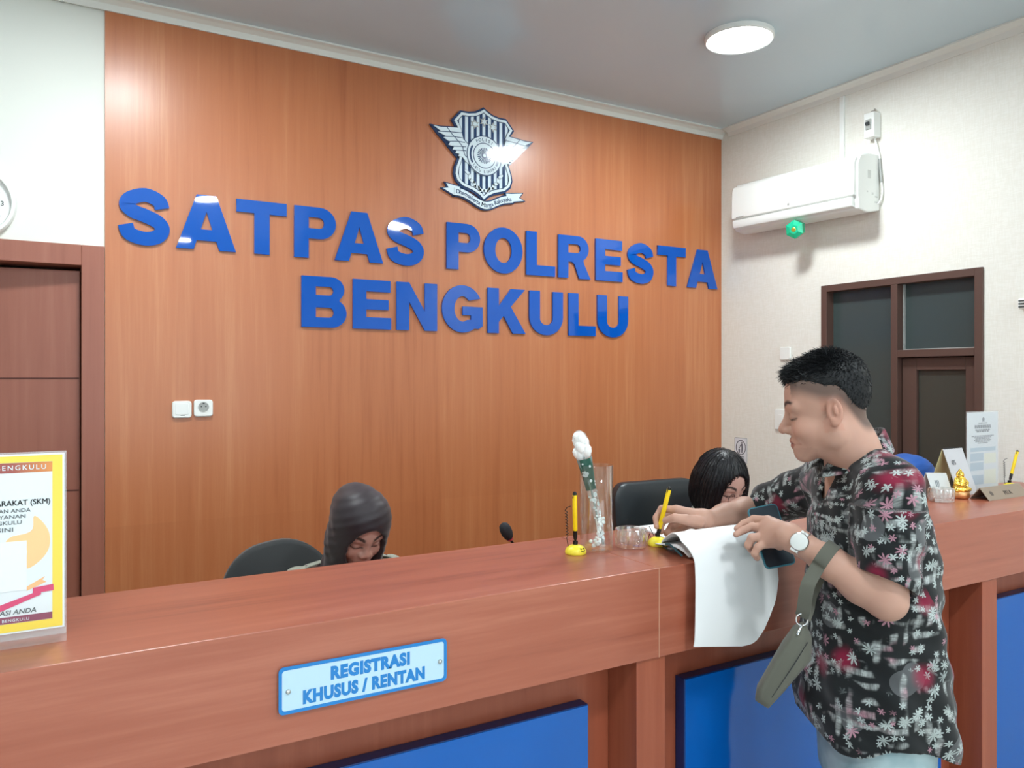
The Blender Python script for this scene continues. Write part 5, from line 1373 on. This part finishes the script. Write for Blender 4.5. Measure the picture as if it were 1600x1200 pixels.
def floral(name):
    m = mat(name, lin(24, 27, 29), .75, spec=.25, sheen=.15); g = NT(m)
    a = g.n('ShaderNodeAttribute', attribute_name='pat'); v = a.outputs['Vector']
    nz = g.n('ShaderNodeTexNoise'); g.l(v, nz.inputs['Vector']); nz.inputs['Scale'].default_value = 14; nz.inputs['Detail'].default_value = 2
    vw = g.vmath('ADD', v, g.vmath('MULTIPLY', g.vmath('SUBTRACT', nz.outputs['Color'], (.5, .5, .5)), (.022, .022, 0)))
    sep = g.n('ShaderNodeSeparateXYZ'); g.l(vw, sep.inputs[0]); U, W = sep.outputs[0], sep.outputs[1]
    def cellv(vec, scale, rnd=1.0):
        q = g.vor(vec, scale, rnd=rnd)
        df = g.vmath('SUBTRACT', g.vmath('MULTIPLY', vec, (scale, scale, 0)), g.vmath('MULTIPLY', q.outputs['Position'], (scale, scale, 0)))
        s2 = g.n('ShaderNodeSeparateXYZ'); g.l(df, s2.inputs[0])
        rc = g.n('ShaderNodeSeparateColor'); g.l(q.outputs['Color'], rc.inputs[0])
        return s2.outputs[0], s2.outputs[1], q.outputs['Distance'], rc.outputs
    col = lin(22, 25, 27)
    # translucent grey discs
    x, y, dst, rc = cellv(v, 9.5)
    disc = g.math('MULTIPLY', g.math('LESS_THAN', dst, .27), g.math('GREATER_THAN', rc[0], .45))
    col = g.mix(g.math('MULTIPLY', disc, .75), col, lin(92, 94, 96))
    # brushed plaid
    def bars(c, per, w): 
        q = g.math('DIVIDE', c, per); fr = g.math('ABSOLUTE', g.math('SUBTRACT', q, g.math('ROUND', q)))
        return g.rng(fr, w, w * .35)
    mask1 = g.rng(g.noise(v, 17, 1), .54, .62); mask2 = g.rng(g.noise(g.vmath('ADD', v, (3.1, 1.7, 0)), 19, 1), .54, .62)
    brush = g.rng(g.noise(g.vmath('MULTIPLY', v, (60, 300, 1)), 1.0, 2), .35, .65); brush2 = g.rng(g.noise(g.vmath('MULTIPLY', v, (300, 60, 1)), 1.0, 2), .35, .65)
    bu, bw_ = g.math('MULTIPLY', bars(U, .026, .34), g.math('ADD', .5, g.math('MULTIPLY', brush, .5))), g.math('MULTIPLY', bars(W, .030, .34), g.math('ADD', .5, g.math('MULTIPLY', brush2, .5)))
    pl = g.math('MAXIMUM', g.math('MULTIPLY', mask1, g.math('ADD', g.math('MULTIPLY', bu, .52), g.math('MULTIPLY', g.math('MULTIPLY', bu, bw_), .55))), g.math('MULTIPLY', mask2, g.math('ADD', g.math('MULTIPLY', bw_, .52), g.math('MULTIPLY', g.math('MULTIPLY', bu, bw_), .55))))
    pink = g.rng(g.noise(v, 10, 1), .54, .66)
    plc = g.mix(pink, lin(196, 202, 200), lin(196, 142, 156))
    col = g.mix(g.math('MULTIPLY', pl, .85), col, plc)
    # crimson patches
    x, y, dst, rc = cellv(vw, 8.0)
    red = g.math('MULTIPLY', g.rng(dst, .30, .06), g.math('GREATER_THAN', rc[1], .50))
    col = g.mix(g.math('MULTIPLY', red, .8), col, lin(134, 22, 56))
    # white petalled flowers, two sizes
    for sc_f, thr, npet, off in ((30.0, .62, 4.0, 0.0), (50.0, .58, 3.0, 2.3)):
        x, y, dst, rc = cellv(g.vmath('ADD', vw, (off, off, 0)), sc_f)
        an = g.math('ADD', g.math('ARCTAN2', y, x), g.math('MULTIPLY', rc[2], 6.0))
        pet = g.math('POWER', g.math('ABSOLUTE', g.math('COSINE', g.math('MULTIPLY', an, npet))), 1.3)
        rad = g.math('MULTIPLY', g.math('ADD', .05, g.math('MULTIPLY', pet, .40)), g.math('ADD', .75, g.math('MULTIPLY', rc[1], .35)))
        fl_ = g.math('MULTIPLY', g.rng(g.math('SUBTRACT', rad, dst), -.05, .06), g.math('GREATER_THAN', rc[0], thr))
        fl_ = g.math('MULTIPLY', fl_, g.rng(g.noise(g.vmath('ADD', v, (off, 5, 0)), 9, 1), .40, .50))
        col = g.mix(g.math('MULTIPLY', fl_, .92), col, g.mix(g.math('GREATER_THAN', rc[2], .82), lin(176, 186, 184), lin(176, 130, 144)))
    g.l(col, g.b.inputs['Base Color'])
    return m
M_['floral'] = floral('floral_cotton')
shirt = obj('shirt', me, M_['floral'], man, smooth=180, label='black shirt printed with white flowers and crimson patches')
# collar: stand and fall folded round the neck
Cc = V3(NB); cf = V3((bf[0], bf[1], 0)); cl = V3((bl_[0], bl_[1], 0)); rows = []
nk_top = HM.p(-.03, 0, -.06)
for k in range(45):
    a = math.radians(-158 + 316 * k / 44) ; q = math.cos(a); # 0 = nape
    d = -cf * math.cos(a) + cl * math.sin(a); fr_ = (1 - q) / 2
    rr = .060 - .002 * fr_; z_in = .022 - .045 * fr_; z_top = .066 - .072 * fr_; z_out = .022 - .068 * fr_
    cen = Cc + cf * .004 + (V3(nk_top) - Cc) * .0
    ext = .010 * fr_
    prof_c = [(rr - .002, z_in), (rr - .002, (z_in + z_top) / 2), (rr, z_top), (rr + .004, z_top + .001), (rr + .012 + ext, (z_top + z_out) / 2 + .004), (rr + .022 + ext * 2.0, z_out)]
    rows.append([cen + d * (r * (1 + .10 * fr_)) + V3((0, 0, z)) for r, z in prof_c])
b = MB(); b.sheet(rows, .0022); cm = b.mesh(); co = np.array([v.co[:] for v in cm.vertices]); rel = co - Cc
attr(cm, 'pat', np.stack([np.arctan2(rel @ cl, -(rel @ cf)) * .075 + 9.0, co[:, 2], np.zeros(len(co))], 1), 'FLOAT_VECTOR')
obj('collar', cm, M_['floral'], man, smooth=180)
# jeans and shoes
dn = mat('light_denim', lin(150, 176, 182), .85, sheen=.1); g = NT(dn); g.bump(g.noise(g.pos(), 240, 2), .2, .0008)
g.l(g.mix(g.rng(g.noise(g.pos(), 9, 3), .4, .65), lin(134, 164, 172), lin(172, 194, 198)), g.b.inputs['Base Color'])
F = Field((MX - .30, MY - .34, .03), (MX + .30, MY + .34, .95), .0062)
hipC = V3((MX, MY, .80)); ll = V3((bl_[0], bl_[1], 0)); lf_ = V3((bf[0], bf[1], 0))
F.loft([(.66, MX, MY, .115, .150), (.78, MX, MY, .122, .156), (.92, MX, MY, .105, .145)], bf, .03)
for q in (-1, 1):
    h_ = hipC + ll * .078 * q; kn = h_ + lf_ * (.035 + .02 * q) + V3((0, 0, -.36)); kn[2] = .46; an = kn - lf_ * .045 + ll * .01 * q; an[2] = .085
    F.chain([h_, kn, an], [.080, .066, .056], .03)
    F.cut(V3((0, 0, .045)), V3((0, 0, -1))) if False else None
me, _ = F.mesh('jeans'); del F
jn = obj('jeans', me, dn, man, smooth=180, label='light blue jeans')
b = MB(); b.strip([hipC + V3((0, 0, .015)) + (lf_ * math.cos(a) * .123 + ll * math.sin(a) * .157) for a in [math.radians(v) for v in range(20, 161, 10)]], (0, 0, 1), .003, .003); obj('seam', b.mesh(), mat('denim_seam', lin(120, 146, 152), .9), jn)
for q in (-1, 1):
    an = hipC + ll * .095 * q + lf_ * (.035 + .02 * q) - lf_ * .045; an[2] = .05
    F = Field(an - .24, an + .24, .006); F.ell(an + lf_ * .06 - V3((0, 0, .012)), (.125, .046, .036), (lf_, ll, V3((0, 0, 1))), .02); F.cone(an + V3((0, 0, .015)), an + V3((0, 0, .05)), .045, .045, .03)
    F.cut(V3((0, 0, .002)), V3((0, 0, -1))); me, _ = F.mesh('shoe'); obj('shoe', me, mat('dark_shoe', lin(40, 36, 34), .5), man, smooth=180)
# wristwatch on the left wrist
wx = (V3(at(1222, 834, 1.80)) - V3(EL)); wx /= np.linalg.norm(wx); wc = V3(WL) - wx * .004
tov = V3((0, 0, EYE)) - wc; tov -= wx * (tov @ wx); tov /= np.linalg.norm(tov); face_n = tov * .85 + np.cross(wx, tov) * -.20 + V3((0, 0, .28)); face_n -= wx * (face_n @ wx); face_n /= np.linalg.norm(face_n)
b = MB(); e1 = face_n; e2 = np.cross(wx, e1); rr = .0288
for k in range(30):
    a = 2 * math.pi * k / 30
    if math.cos(a) > .80: continue
    d = e1 * math.cos(a) + e2 * math.sin(a); tg = -e1 * math.sin(a) + e2 * math.cos(a)
    b.obox(wc + d * rr, (wx, tg, d), (.0085, .0027, .0012))
ww = obj('wristwatch', b.mesh(), M_['steel'], man, label='steel bracelet watch with white dial')
b = MB(); b.lathe([(.0175, .0), (.0200, .002), (.0205, .007), (.0185, .0095), (.0165, .0095)], wc + e1 * (rr - .003), e1, 36)
cr = V3(e2); b.cyl(wc + e1 * (rr + .002) + cr * .020, wc + e1 * (rr + .002) + cr * .0245, .0022)
for q in (-1, 1): b.obox(wc + e1 * (rr - .001) + e2 * .019 * q, (wx, e2, e1), (.0085, .006, .0028))
obj('watch_case', b.mesh(), M_['steel'], ww, smooth=35)
b = MB(); b.cyl(wc + e1 * (rr + .0055), wc + e1 * (rr + .0062), .0166, None, 36); obj('watch_dial', b.mesh(), mat('watch_dial', lin(244, 244, 240), .2), ww)

# ------------------------------------------------------------------ what he holds, carries and writes on
make_pen('pen', at(1026, 843, 2.118), at(1046, 763, 2.085), 'yellow pen held in the writing hand of the standing man')
# phone lying against the page under his left hand
tlp, trp, blp, brp = at(1168, 804, 1.915), at(1217, 797, 1.915), at(1190, 879, 1.865), at(1244, 872, 1.865)
pc = (V3(tlp) + V3(trp) + V3(blp) + V3(brp)) / 4; pu = V3(tlp) + V3(trp) - V3(blp) - V3(brp); pu /= np.linalg.norm(pu); pxx = V3(trp) + V3(brp) - V3(tlp) - V3(blp); pxx -= pu * (pxx @ pu); pxx /= np.linalg.norm(pxx)
ph = thing('smartphone', 'dark smartphone in a teal case under the left hand of the standing man', 'phone', pc)
teal = mat('teal_case', lin(40, 110, 126), .35)
b = MB(); b.prism(rrect(.074, .150, .011, 6), pc, pxx, pu, -.0045, .0045); obj('case', b.mesh(), teal, ph, bevel=.0018)
b = MB(); b.prism(rrect(.068, .144, .008, 6), pc, pxx, pu, .0046, .0052); obj('screen', b.mesh(), mat('dark_screen', lin(38, 46, 54), .12), ph, label='dark glass screen')
# log book: a pad of pages on the counter whose top page rolls over the edge
lb = thing('logbook', 'white paper pages lying on the counter and hanging over its front edge', 'book', (1.48, 1.62, HC))
A_, B_, C__, D_ = (1.495, 1.838), (1.385, 1.565), (1.80, 1.450), (1.86, 1.80)
rows = []
for i in range(9):
    t = i / 8; row = []
    for j in range(13):
        s_ = j / 12; x = (A_[0] * (1 - t) + B_[0] * t + .15 * t * (1 - t)) * (1 - s_) + (D_[0] * (1 - t) + C__[0] * t) * s_; y = (A_[1] * (1 - t) + B_[1] * t) * (1 - s_) + (D_[1] * (1 - t) + C__[1] * t) * s_
        row.append((x, y, HC + .0032 + .002 * math.sin(s_ * 3.1)))
    rows.append(row)
b = MB(); b.sheet(rows, .005); obj('page_pad', b.mesh(), M_['paper'], lb, smooth=50)
def drape(prof_, xl, xr, th, bottom=None, n=22, curl=0.0):
    P = catmull([(0, y, z) for y, z in prof_], 6); rows = []
    for i, q in enumerate(P):
        t = i / (len(P) - 1); row = []
        for j in range(n):
            s_ = j / (n - 1)
            tt = t
            yy, zz = q.y, q.z
            if bottom: 
                lim = bottom(s_); zz = max(q.z, lim) if q.z > 1.14 else 1.14 - (1.14 - q.z) * (1.14 - lim) / (1.14 - P[-1].z)
            row.append((np.interp(t, *xl) * (1 - s_) + np.interp(t, *xr) * s_, yy + curl * t * max(0, s_ - .55) ** 2 * 4 * .05, zz))
        rows.append(row)
    b = MB(); b.sheet(rows, th); return b.mesh()
pr_d = [(1.60, HC + .012), (1.545, HC + .040), (1.485, HC + .063), (1.435, HC + .060), (1.400, HC + .030), (1.390, HC - .02), (1.388, 1.06), (1.388, .985), (1.390, .958)]
obj('hanging_page', drape(pr_d, ([0, .25, .40, .55, 1], [1.395, 1.330, 1.305, 1.318, 1.311]), ([0, .3, .5, .75, 1], [1.66, 1.570, 1.582, 1.588, 1.565]), .0022, lambda s_: .962 - .026 * min(s_, .62) / .62 + .085 * (max(0, s_ - .70) / .3) ** 2.4, curl=-.30), M_['paper'], lb, smooth=60, label='long white page hanging over the counter front')
pr_u = [(1.62, HC + .0075), (1.55, HC + .018), (1.50, HC + .028), (1.465, HC + .020), (1.450, HC + .0075)]
obj('under_page', drape(pr_u, ([0, .5, 1], [1.385, 1.340, 1.352]), ([0, 1], [1.60, 1.60]), .0015), M_['paper'], lb, smooth=60)
ln_m = mat('dark_green_line', lin(44, 84, 92), .6)
b = MB(); b.strip([(1.3375, 1.520, HC + .028), (1.3285, 1.495, HC + .034), (1.326, 1.470, HC + .026), (1.332, 1.452, HC + .012)], (0, 0, 1), .0028, .0006); obj('ruled_line', b.mesh(), ln_m, lb)
b = MB(); b.strip([(1.385, 1.585, HC + .0085), (1.362, 1.540, HC + .0095), (1.356, 1.500, HC + .012)], (1, .4, 0), .0020, .0006); obj('ruled_line', b.mesh(), ln_m, lb)
# sling bag hanging from the left forearm
cE, cW = V3(EL), V3(WL); sp_ = cE * .30 + cW * .70; fd = cW - cE; fd /= np.linalg.norm(fd)
bag = thing('sling_bag', 'olive grey sling bag hanging from the forearm of the standing man', 'bag', V3(at(1188, 1105, 1.70)))
M_['olive'] = mat('olive_canvas', lin(92, 92, 82), .8, sheen=.1); g = NT(M_['olive']); g.bump(g.noise(g.pos(), 300, 2), .2, .0006)
bagpoly = [(1240, 985), (1258, 978), (1269, 1002), (1268, 1034), (1252, 1052), (1224, 1085), (1200, 1111), (1179, 1098), (1182, 1080), (1198, 1052), (1222, 1010)]
fr3 = [V3(at(px, py, 1.700)) for px, py in bagpoly]; dv = V3((SIN + COS * .35, COS - SIN * .35, 0)); dv /= np.linalg.norm(dv)
cen = sum(fr3) / len(fr3); n = len(fr3); vs = []
for d, k_ in ((-.004, .80), (.010, 1.0), (.038, 1.0), (.052, .84)): vs += [cen + (q - cen) * k_ + dv * d for q in fr3]
b = MB(); b.add(vs, [tuple(range(n))[::-1], tuple(range(3 * n, 4 * n))] + [(k * n + i, k * n + (i + 1) % n, (k + 1) * n + (i + 1) % n, (k + 1) * n + i) for k in range(3) for i in range(n)])
bo = obj('pouch', b.mesh(), M_['olive'], bag, bevel=.004, smooth=60, seg=3)
b = MB(); b.strip([V3(at(1262, 1004, 1.697)), V3(at(1240, 1040, 1.695)), V3(at(1206, 1090, 1.697))], (1, 0, .6), .0016, .0012); obj('zip_line', b.mesh(), M_['dark_plastic'], bo)
e1 = V3((0, 0, 1)) - fd * fd[2]; e1 /= np.linalg.norm(e1); e2 = np.cross(fd, e1)
if e2 @ V3((SIN, COS, 0)) > 0: e2 = -e2                    # e2 points to the lens
lp = [sp_ + (e1 * math.sin(a) + e2 * math.cos(a)) * .0405 for a in [math.radians(v) for v in range(-20, 201, 20)]]
ring_c = V3(at(1253, 968, 1.705))
front = [V3(at(1256, 950, 1.70)), V3(at(1262, 915, 1.695))]
pts = [ring_c + V3((0, 0, .006))] + front + lp + [V3(at(1268, 925, 1.77)), V3(at(1262, 950, 1.745)), V3(at(1256, 966, 1.712))]
sm = catmull(pts, 5)
b = MB(); b.strip(sm, fd, .0145, .0022); obj('strap', b.mesh(), M_['olive'], bag, smooth=60, label='olive webbing strap')
b = MB(); b.tube([ring_c + V3((COS, -SIN, 0)) * .013 * math.cos(a) + V3((0, 0, .013 * math.sin(a))) for a in np.linspace(0, 2 * math.pi, 21)], .0018, 8)
b.tube([ring_c - V3((0, 0, .013)), V3(at(1249, 985, 1.697)), V3(at(1246, 992, 1.694))], .0026, 8); obj('ring_clip', b.mesh(), M_['chrome'], bag, smooth=60)

# ================================================================== the three women behind the counter
M_['uniform'] = mat('grey_green_uniform', lin(158, 160, 146), .8, sheen=.1); g = NT(M_['uniform']); g.bump(g.noise(g.pos(), 260, 2), .15, .0006)
M_['trousers'] = mat('dark_trousers', lin(58, 50, 44), .85)
def woman(o, pitch, yaw, label, skin, sw=.185, hand_y=.34, desk=.75, sc=.95, drop=.0):
    o = V3(o); fw = V3((math.sin(yaw), -math.cos(yaw), 0)); lf = V3((-fw[1], fw[0], 0)); Z = V3((0, 0, 1))
    H = Head(o, fw[:2], pitch, sc=sc)
    nb = o - fw * .075 - Z * (.130 + drop)
    per = thing('person', label, 'person', (nb[0], nb[1] + .0, .497))
    sh = [nb + lf * sw * q - Z * .050 - fw * .005 for q in (1, -1)]
    el = [nb + lf * (sw + .055) * q + fw * .075 - Z * (nb[2] - .775) for q in (1, -1)]
    wr = [nb + lf * .10 * q + fw * (hand_y - .10) - Z * (nb[2] - desk - .032) for q in (1, -1)]
    pc = nb + fw * .01
    F = Field(nb - V3((.34, .46, 0)) - Z * (nb[2] - .50), V3((nb[0] + .34, nb[1] + .34, o[2] + .19)), .0038)
    rows = [(.55, *(pc[:2]), .085, .12), (nb[2] - .22, *(pc[:2]), .085, .12), (nb[2] - .06, *(nb[:2]), .065, .13), (nb[2] - .02, *(nb[:2]), .05, .08)]
    F.loft(rows, fw, .03); F.chain([H.p(-.02, 0, -.03), H.p(-.034, 0, -.085), nb + fw * .008, nb - Z * .05], [.046, .047, .050, .06], .03)
    for i in (0, 1):
        F.chain([nb - Z * .03, sh[i], el[i], wr[i]], [.05, .042, .034, .024], .02)
        q = 1 - 2 * i; hd = fw * .93 - lf * q * .35; hd /= np.linalg.norm(hd); sd = np.cross(hd, Z)
        pm = wr[i] + hd * .05 - Z * .012
        F.chain([wr[i], pm], [.024, .020], .02)
        for k, (off, L) in enumerate(((-.027, .066), (-.009, .074), (.009, .070), (.026, .056))):
            b0 = pm + sd * off * .9 + hd * .028; F.chain([pm + sd * off * .5, b0], [.016, .0115], .012)
            F.chain([b0, b0 + hd * L * .5 + Z * .004, b0 + hd * L - Z * .008], [.0105, .0088, .0072], .004)
        t0 = wr[i] + hd * .018 - sd * .016 * (1 if sd @ lf * q > 0 else -1)
        s2 = -1 if sd @ lf * q > 0 else 1
        F.chain([t0, t0 + hd * .035 + sd * .024 * s2, t0 + hd * .062 + sd * .030 * s2 - Z * .004], [.0145, .0115, .0085], .006)
    H.build(F, True); me, P = F.mesh('body'); del F
    attr(me, 'tint', H.tint(P, skin, lin(168, 92, 92), (.035, .025, .022)))
    obj('body', me, M_['skin'], per, smooth=180)
    # uniform blouse
    F = Field(nb - V3((.36, .42, 0)) - Z * (nb[2] - .49), V3((nb[0] + .36, nb[1] + .34, nb[2] + .06)), .006)
    F.loft([(.50, *(pc[:2]), .135, .175), (.62, *(pc[:2]), .125, .160), (nb[2] - .25, *(pc[:2]), .118, .160), (nb[2] - .12, *(nb[:2]), .100, .165), (nb[2] - .03, *(nb[:2]), .070, .12), (nb[2] - .005, *(nb[:2]), .058, .075)], fw, .03)
    for i in (0, 1):
        F.cone(nb - Z * .03, sh[i], .052, .058, .04); F.cone(sh[i], el[i], .060, .050, .03); F.cone(el[i], el[i] * .12 + wr[i] * .88, .050, .036, .02)
    I, Pn = F.near(.03); F.d[I] += (.003 * np.sin(Pn[:, 2] * 55 + Pn[:, 0] * 30) + .002 * np.sin(Pn[:, 0] * 80 + Pn[:, 1] * 60)).astype(np.float32)
    me, _ = F.mesh('uniform'); un = obj('blouse', me, M_['uniform'], per, smooth=180, label='grey green uniform blouse')
    # collar leaves and epaulettes
    for q in (1, -1):
        rows = []
        for k in range(9):
            a = k / 8; ang = math.radians(8 + 150 * a) * q
            d = -fw * math.cos(ang) + lf * math.sin(ang)
            c_ = nb + fw * .006
            rows.append([c_ + d * .055 + Z * (.030 - .028 * a), c_ + d * .060 + Z * (.040 - .034 * a), c_ + d * (.088 + .012 * a) + Z * (.004 - .042 * a)])
        b = MB(); b.sheet(rows, .003); obj('collar', b.mesh(), M_['uniform'], un, smooth=60)
        b = MB(); b.strip([nb + lf * .085 * q + Z * .026, nb + lf * .13 * q + Z * .018, nb + lf * .170 * q + Z * .004], fw, .015, .004); ep = obj('epaulette', b.mesh(), M_['uniform'], un, bevel=.002)
        b = MB(); 
        for k in range(2): b.lathe([(.004, 0), (.0035, .002), (.0004, .003)], nb + lf * (.135 + .018 * k) * q + Z * (.018 - .006 * k), Z, 10)
        obj('rank_badge', b.mesh(), M_['chrome'], ep)
    # trousers
    F = Field(nb - V3((.24, .48, 0)) - Z * (nb[2] - .04), V3((nb[0] + .24, nb[1] + .22, .66)), .008)
    F.ell((pc[0], pc[1], .560), (.175, .135, .065), None, .03)
    for q in (1, -1):
        h_ = V3((pc[0], pc[1], .565)) + lf * .085 * q; kn = h_ + fw * .32 - Z * .02; an = kn - fw * .02 - Z * .45
        F.chain([h_, kn, an], [.072, .056, .045], .03)
    me, _ = F.mesh('trousers'); obj('trousers', me, M_['trousers'], per, smooth=180)
    for q in (1, -1):
        an = V3((pc[0], pc[1], .05)) + lf * .085 * q + fw * .30
        F = Field(an - .2, an + .2, .007); F.ell(an + fw * .05 - Z * .012, (.042, .115, .034), None, .02); F.cone(an, an + Z * .05, .04, .04, .02); F.cut((0, 0, .003), (0, 0, -1))
        me, _ = F.mesh('shoe'); obj('shoe', me, M_['black'], per, smooth=180)
    return per, H, nb, fw, lf
def hijab(per, H, nb, fw, lf, m, rim=.058, bun=.05, lab=None):
    Z = V3((0, 0, 1)); F = Field(H.o - V3((.24, .24, .26)), H.o + V3((.24, .24, .22)), .0034); ax = H.ax(); p = H.p
    def shape(F, g_):
        F.ell(p(.012, 0, .050), np.array((.102, .093, .092)) + g_, ax, .02); F.ell(p(.030, 0, -.030), np.array((.085, .086, .095)) + g_, ax, .04)
        F.ell(p(-.066, 0, .052), np.array((.046, .054, .050)) + g_, ax, .05)
        F.cone(p(.0, 0, -.06), nb + fw * .025 - Z * .02, .082 + g_, .088 + g_, .05); F.ell(nb + fw * .02 - Z * .045, np.array((.155, .115, .065)) + g_, None, .05)
    shape(F, 0)
    # face opening and hollow
    F.ell(p(.105, 0, -.017), (.085, .0575, .088), ax, .012, True)
    I, Pn = F.near(.03); x, y, z = H.loc(Pn); r_ = np.sqrt((x - .03) ** 2 + (z + .02) ** 2); F.d[I] += (.0012 * np.sin(z * 95 + x * 90 + y * 30 + 1.5 * np.sin(y * 40)) * sstep(.11, .02, x) * sstep(.10, .0, z) + .0007 * np.sin(x * 140 - z * 190 + y * 60)).astype(np.float32)
    me, _ = F.mesh('hijab'); hj = obj('headscarf', me, m, per, smooth=180, label=lab)
    rows = []
    b = MB(); b.tube([p(.089 + .010 * math.cos(a) - .026 * abs(math.sin(a)) ** 2 * 1.0, .0595 * math.sin(a), -.017 + .089 * math.cos(a)) for a in np.linspace(-2.3, 2.3, 41)], .0034, 8); obj('hem', b.mesh(), m, hj, smooth=180)
    return hj
# woman in the dark headscarf
w1 = at(557, 823, 2.46)
M_['dark_scarf'] = mat('dark_plum_scarf', lin(42, 32, 37), .50, sheen=.15)
A = woman(w1, 32, math.radians(3), 'person in a dark headscarf and grey green uniform looking down behind the counter', lin(196, 152, 138), hand_y=.36, sw=.150, sc=1.0, drop=.008)
hijab(*A, M_['dark_scarf'], lab='dark brown headscarf')
# woman with the black bob and glasses
w2 = at(1124, 760, 3.07)
B = woman(w2, 18, math.radians(0), 'person with a black bob and glasses seated before a black leather chair', lin(206, 164, 150), hand_y=.33)
per, H, nb, fw, lf = B; p, ax = H.p, H.ax()
F = Field(H.o - V3((.19, .19, .22)), H.o + V3((.19, .19, .20)), .0032)
F.ell(p(.000, 0, .050), (.102, .092, .095), ax, .01); F.ell(p(-.030, 0, -.020), (.085, .098, .110), ax, .05); F.ell(p(-.01, 0, .09), (.075, .070, .060), ax, .03)
for q in (-1, 1): F.ell(p(.040, .074 * q, -.035), (.040, .026, .095), ax, .03)
F.ell(p(.114, -.004, -.006), (.066, .059, .094), ax, .010, True); F.ell(p(.03, 0, -.10), (.065, .062, .075), ax, .02, True)
F.cut(p(0, 0, -.125), -H.u)
I, Pn = F.near(.03); x, y, z = H.loc(Pn); F.d[I] += (.0013 * np.sin(np.arctan2(y, x + .01) * 52 + z * 12) * sstep(.13, .08, z) + .0012 * np.sin(np.arctan2(y, x) * 90 + 30 * z)).astype(np.float32)
me, _ = F.mesh('hair')
from mathutils.kdtree import KDTree
kd = KDTree(len(me.vertices)); VN = [(v.co.copy(), v.normal.copy()) for v in me.vertices]
for i, (c_, n_) in enumerate(VN): kd.insert(c_, i)
kd.balance(); sb = MB(); rs_ = random.Random(3); dn_ = Vector(-H.u)
for _ in range(900):
    c_, n_ = VN[rs_.randrange(len(VN))]
    if n_.dot(Vector(c_) - Vector(p(0, 0, .02))) < .01: continue
    q = c_.copy(); pts = []
    for k in range(rs_.randint(6, 14)):
        _c, i, _d = kd.find(q); nn = VN[i][1]; q = VN[i][0] * .3 + q * .7
        pts.append(q + nn * .0008)
        t = dn_ + (Vector(q) - Vector(p(.0, 0, .0))).cross(Vector(H.l)) * 0; t = t - nn * t.dot(nn)
        if t.length < .15: t = Vector(H.l) * (1 if (q - Vector(p(0, .012, 0))).dot(Vector(H.l)) > 0 else -1); t = t - nn * t.dot(nn)
        q = q + t.normalized() * .009
    if len(pts) > 3: sb.tube(pts, [.0010] * (len(pts) - 1) + [.0002], 4)
obj('hair', join([me, sb.mesh()]), mat('sleek_black_hair', lin(26, 25, 28), .40, spec=.4), per, smooth=180, label='chin length black bob')
b = MB()
for q in (-1, 1):
    b.tube([p(.1115 - .012 * abs(math.cos(a) * .022 + .031 * 1) / .05, .0325 * q + .0225 * math.cos(a), -.004 + .019 * math.sin(a)) for a in np.linspace(0, 2 * math.pi, 29)], .0011, 6)
    b.tube([p(.100, .054 * q, .002), p(.06, .076 * q, .006), p(.0, .080 * q, .010)], .0012, 6)
b.tube([p(.107, -.010, .001), p(.112, 0, .004), p(.107, .010, .001)], .0011, 6)
obj('glasses', b.mesh(), mat('dark_glasses', lin(40, 36, 38), .3), per, smooth=180, label='thin dark framed glasses')
# woman in the blue headscarf
w3 = at(1417, 756, 3.50)
D_w = woman(w3, 22, math.radians(-4), 'person in a bright blue headscarf behind the shoulder of the standing man', lin(196, 152, 138), sw=.165, hand_y=.33)
hijab(*D_w, mat('blue_scarf', lin(24, 84, 168), .6, sheen=.15), bun=.03, lab='bright blue headscarf')
# their chairs
swivel_chair((.672, 2.53, 0), math.radians(2), .385, .62, 1.030, M_['mesh_fabric'], 'charcoal fabric chair with a rounded back left of the dark headscarf', rnd=.17, lean=.16, roll=-.16)
swivel_chair((float(w2[0]) - .03, float(w2[1]) + .115, 0), math.radians(3), .46, .62, 1.16, M_['leather'], 'black leather chair behind the person with the black bob', thick=.06, rnd=.075)
swivel_chair((min(3.31, float(w3[0])), float(w3[1]) + .10, 0), math.radians(0), .40, .56, .96, M_['mesh_fabric'], 'charcoal chair of the person in the blue headscarf', rnd=.16)

# gold seated figurine
fo = V3(figurine_at) + V3((0, 0, .026)); F = Field(fo - V3((.045, .045, .008)), fo + V3((.045, .045, .09)), .0013)
ff = V3((-.25, -.97, 0)); fl_ = V3((.97, -.25, 0)); Zz = V3((0, 0, 1))
F.ell(fo + Zz * .016, (.027, .023, .017), None, .006); F.ell(fo + Zz * .034 + ff * .004, (.021, .019, .020), None, .01); F.ell(fo + Zz * .062, (.0135, .0135, .0150), None, .006)
for q in (-1, 1):
    F.chain([fo + fl_ * .017 * q + Zz * .045, fo + fl_ * .025 * q + Zz * .032 + ff * .006, fo + fl_ * .012 * q + Zz * .024 + ff * .020], [.0075, .0065, .0055], .004)
    F.chain([fo + fl_ * .012 * q + Zz * .008, fo + fl_ * .028 * q + ff * .012 + Zz * .008, fo + fl_ * .004 * q + ff * .024 + Zz * .007], [.009, .0085, .006], .004)
    F.ell(fo + fl_ * .0140 * q + Zz * .061, (.0035, .003, .006), None, .002)
F.ell(fo + Zz * .078, (.0055, .0055, .006), None, .004); F.cone(fo + ff * .012 + Zz * .062, fo + ff * .0155 + Zz * .059, .002, .0026, .002)
I, Pn = F.near(.02); F.d[I] += (.0007 * np.sin(Pn[:, 2] * 900 + Pn[:, 0] * 400)).astype(np.float32)
me, _ = F.mesh('figure'); obj('gold_body', me, M_['gold'], figurine_root, smooth=180)
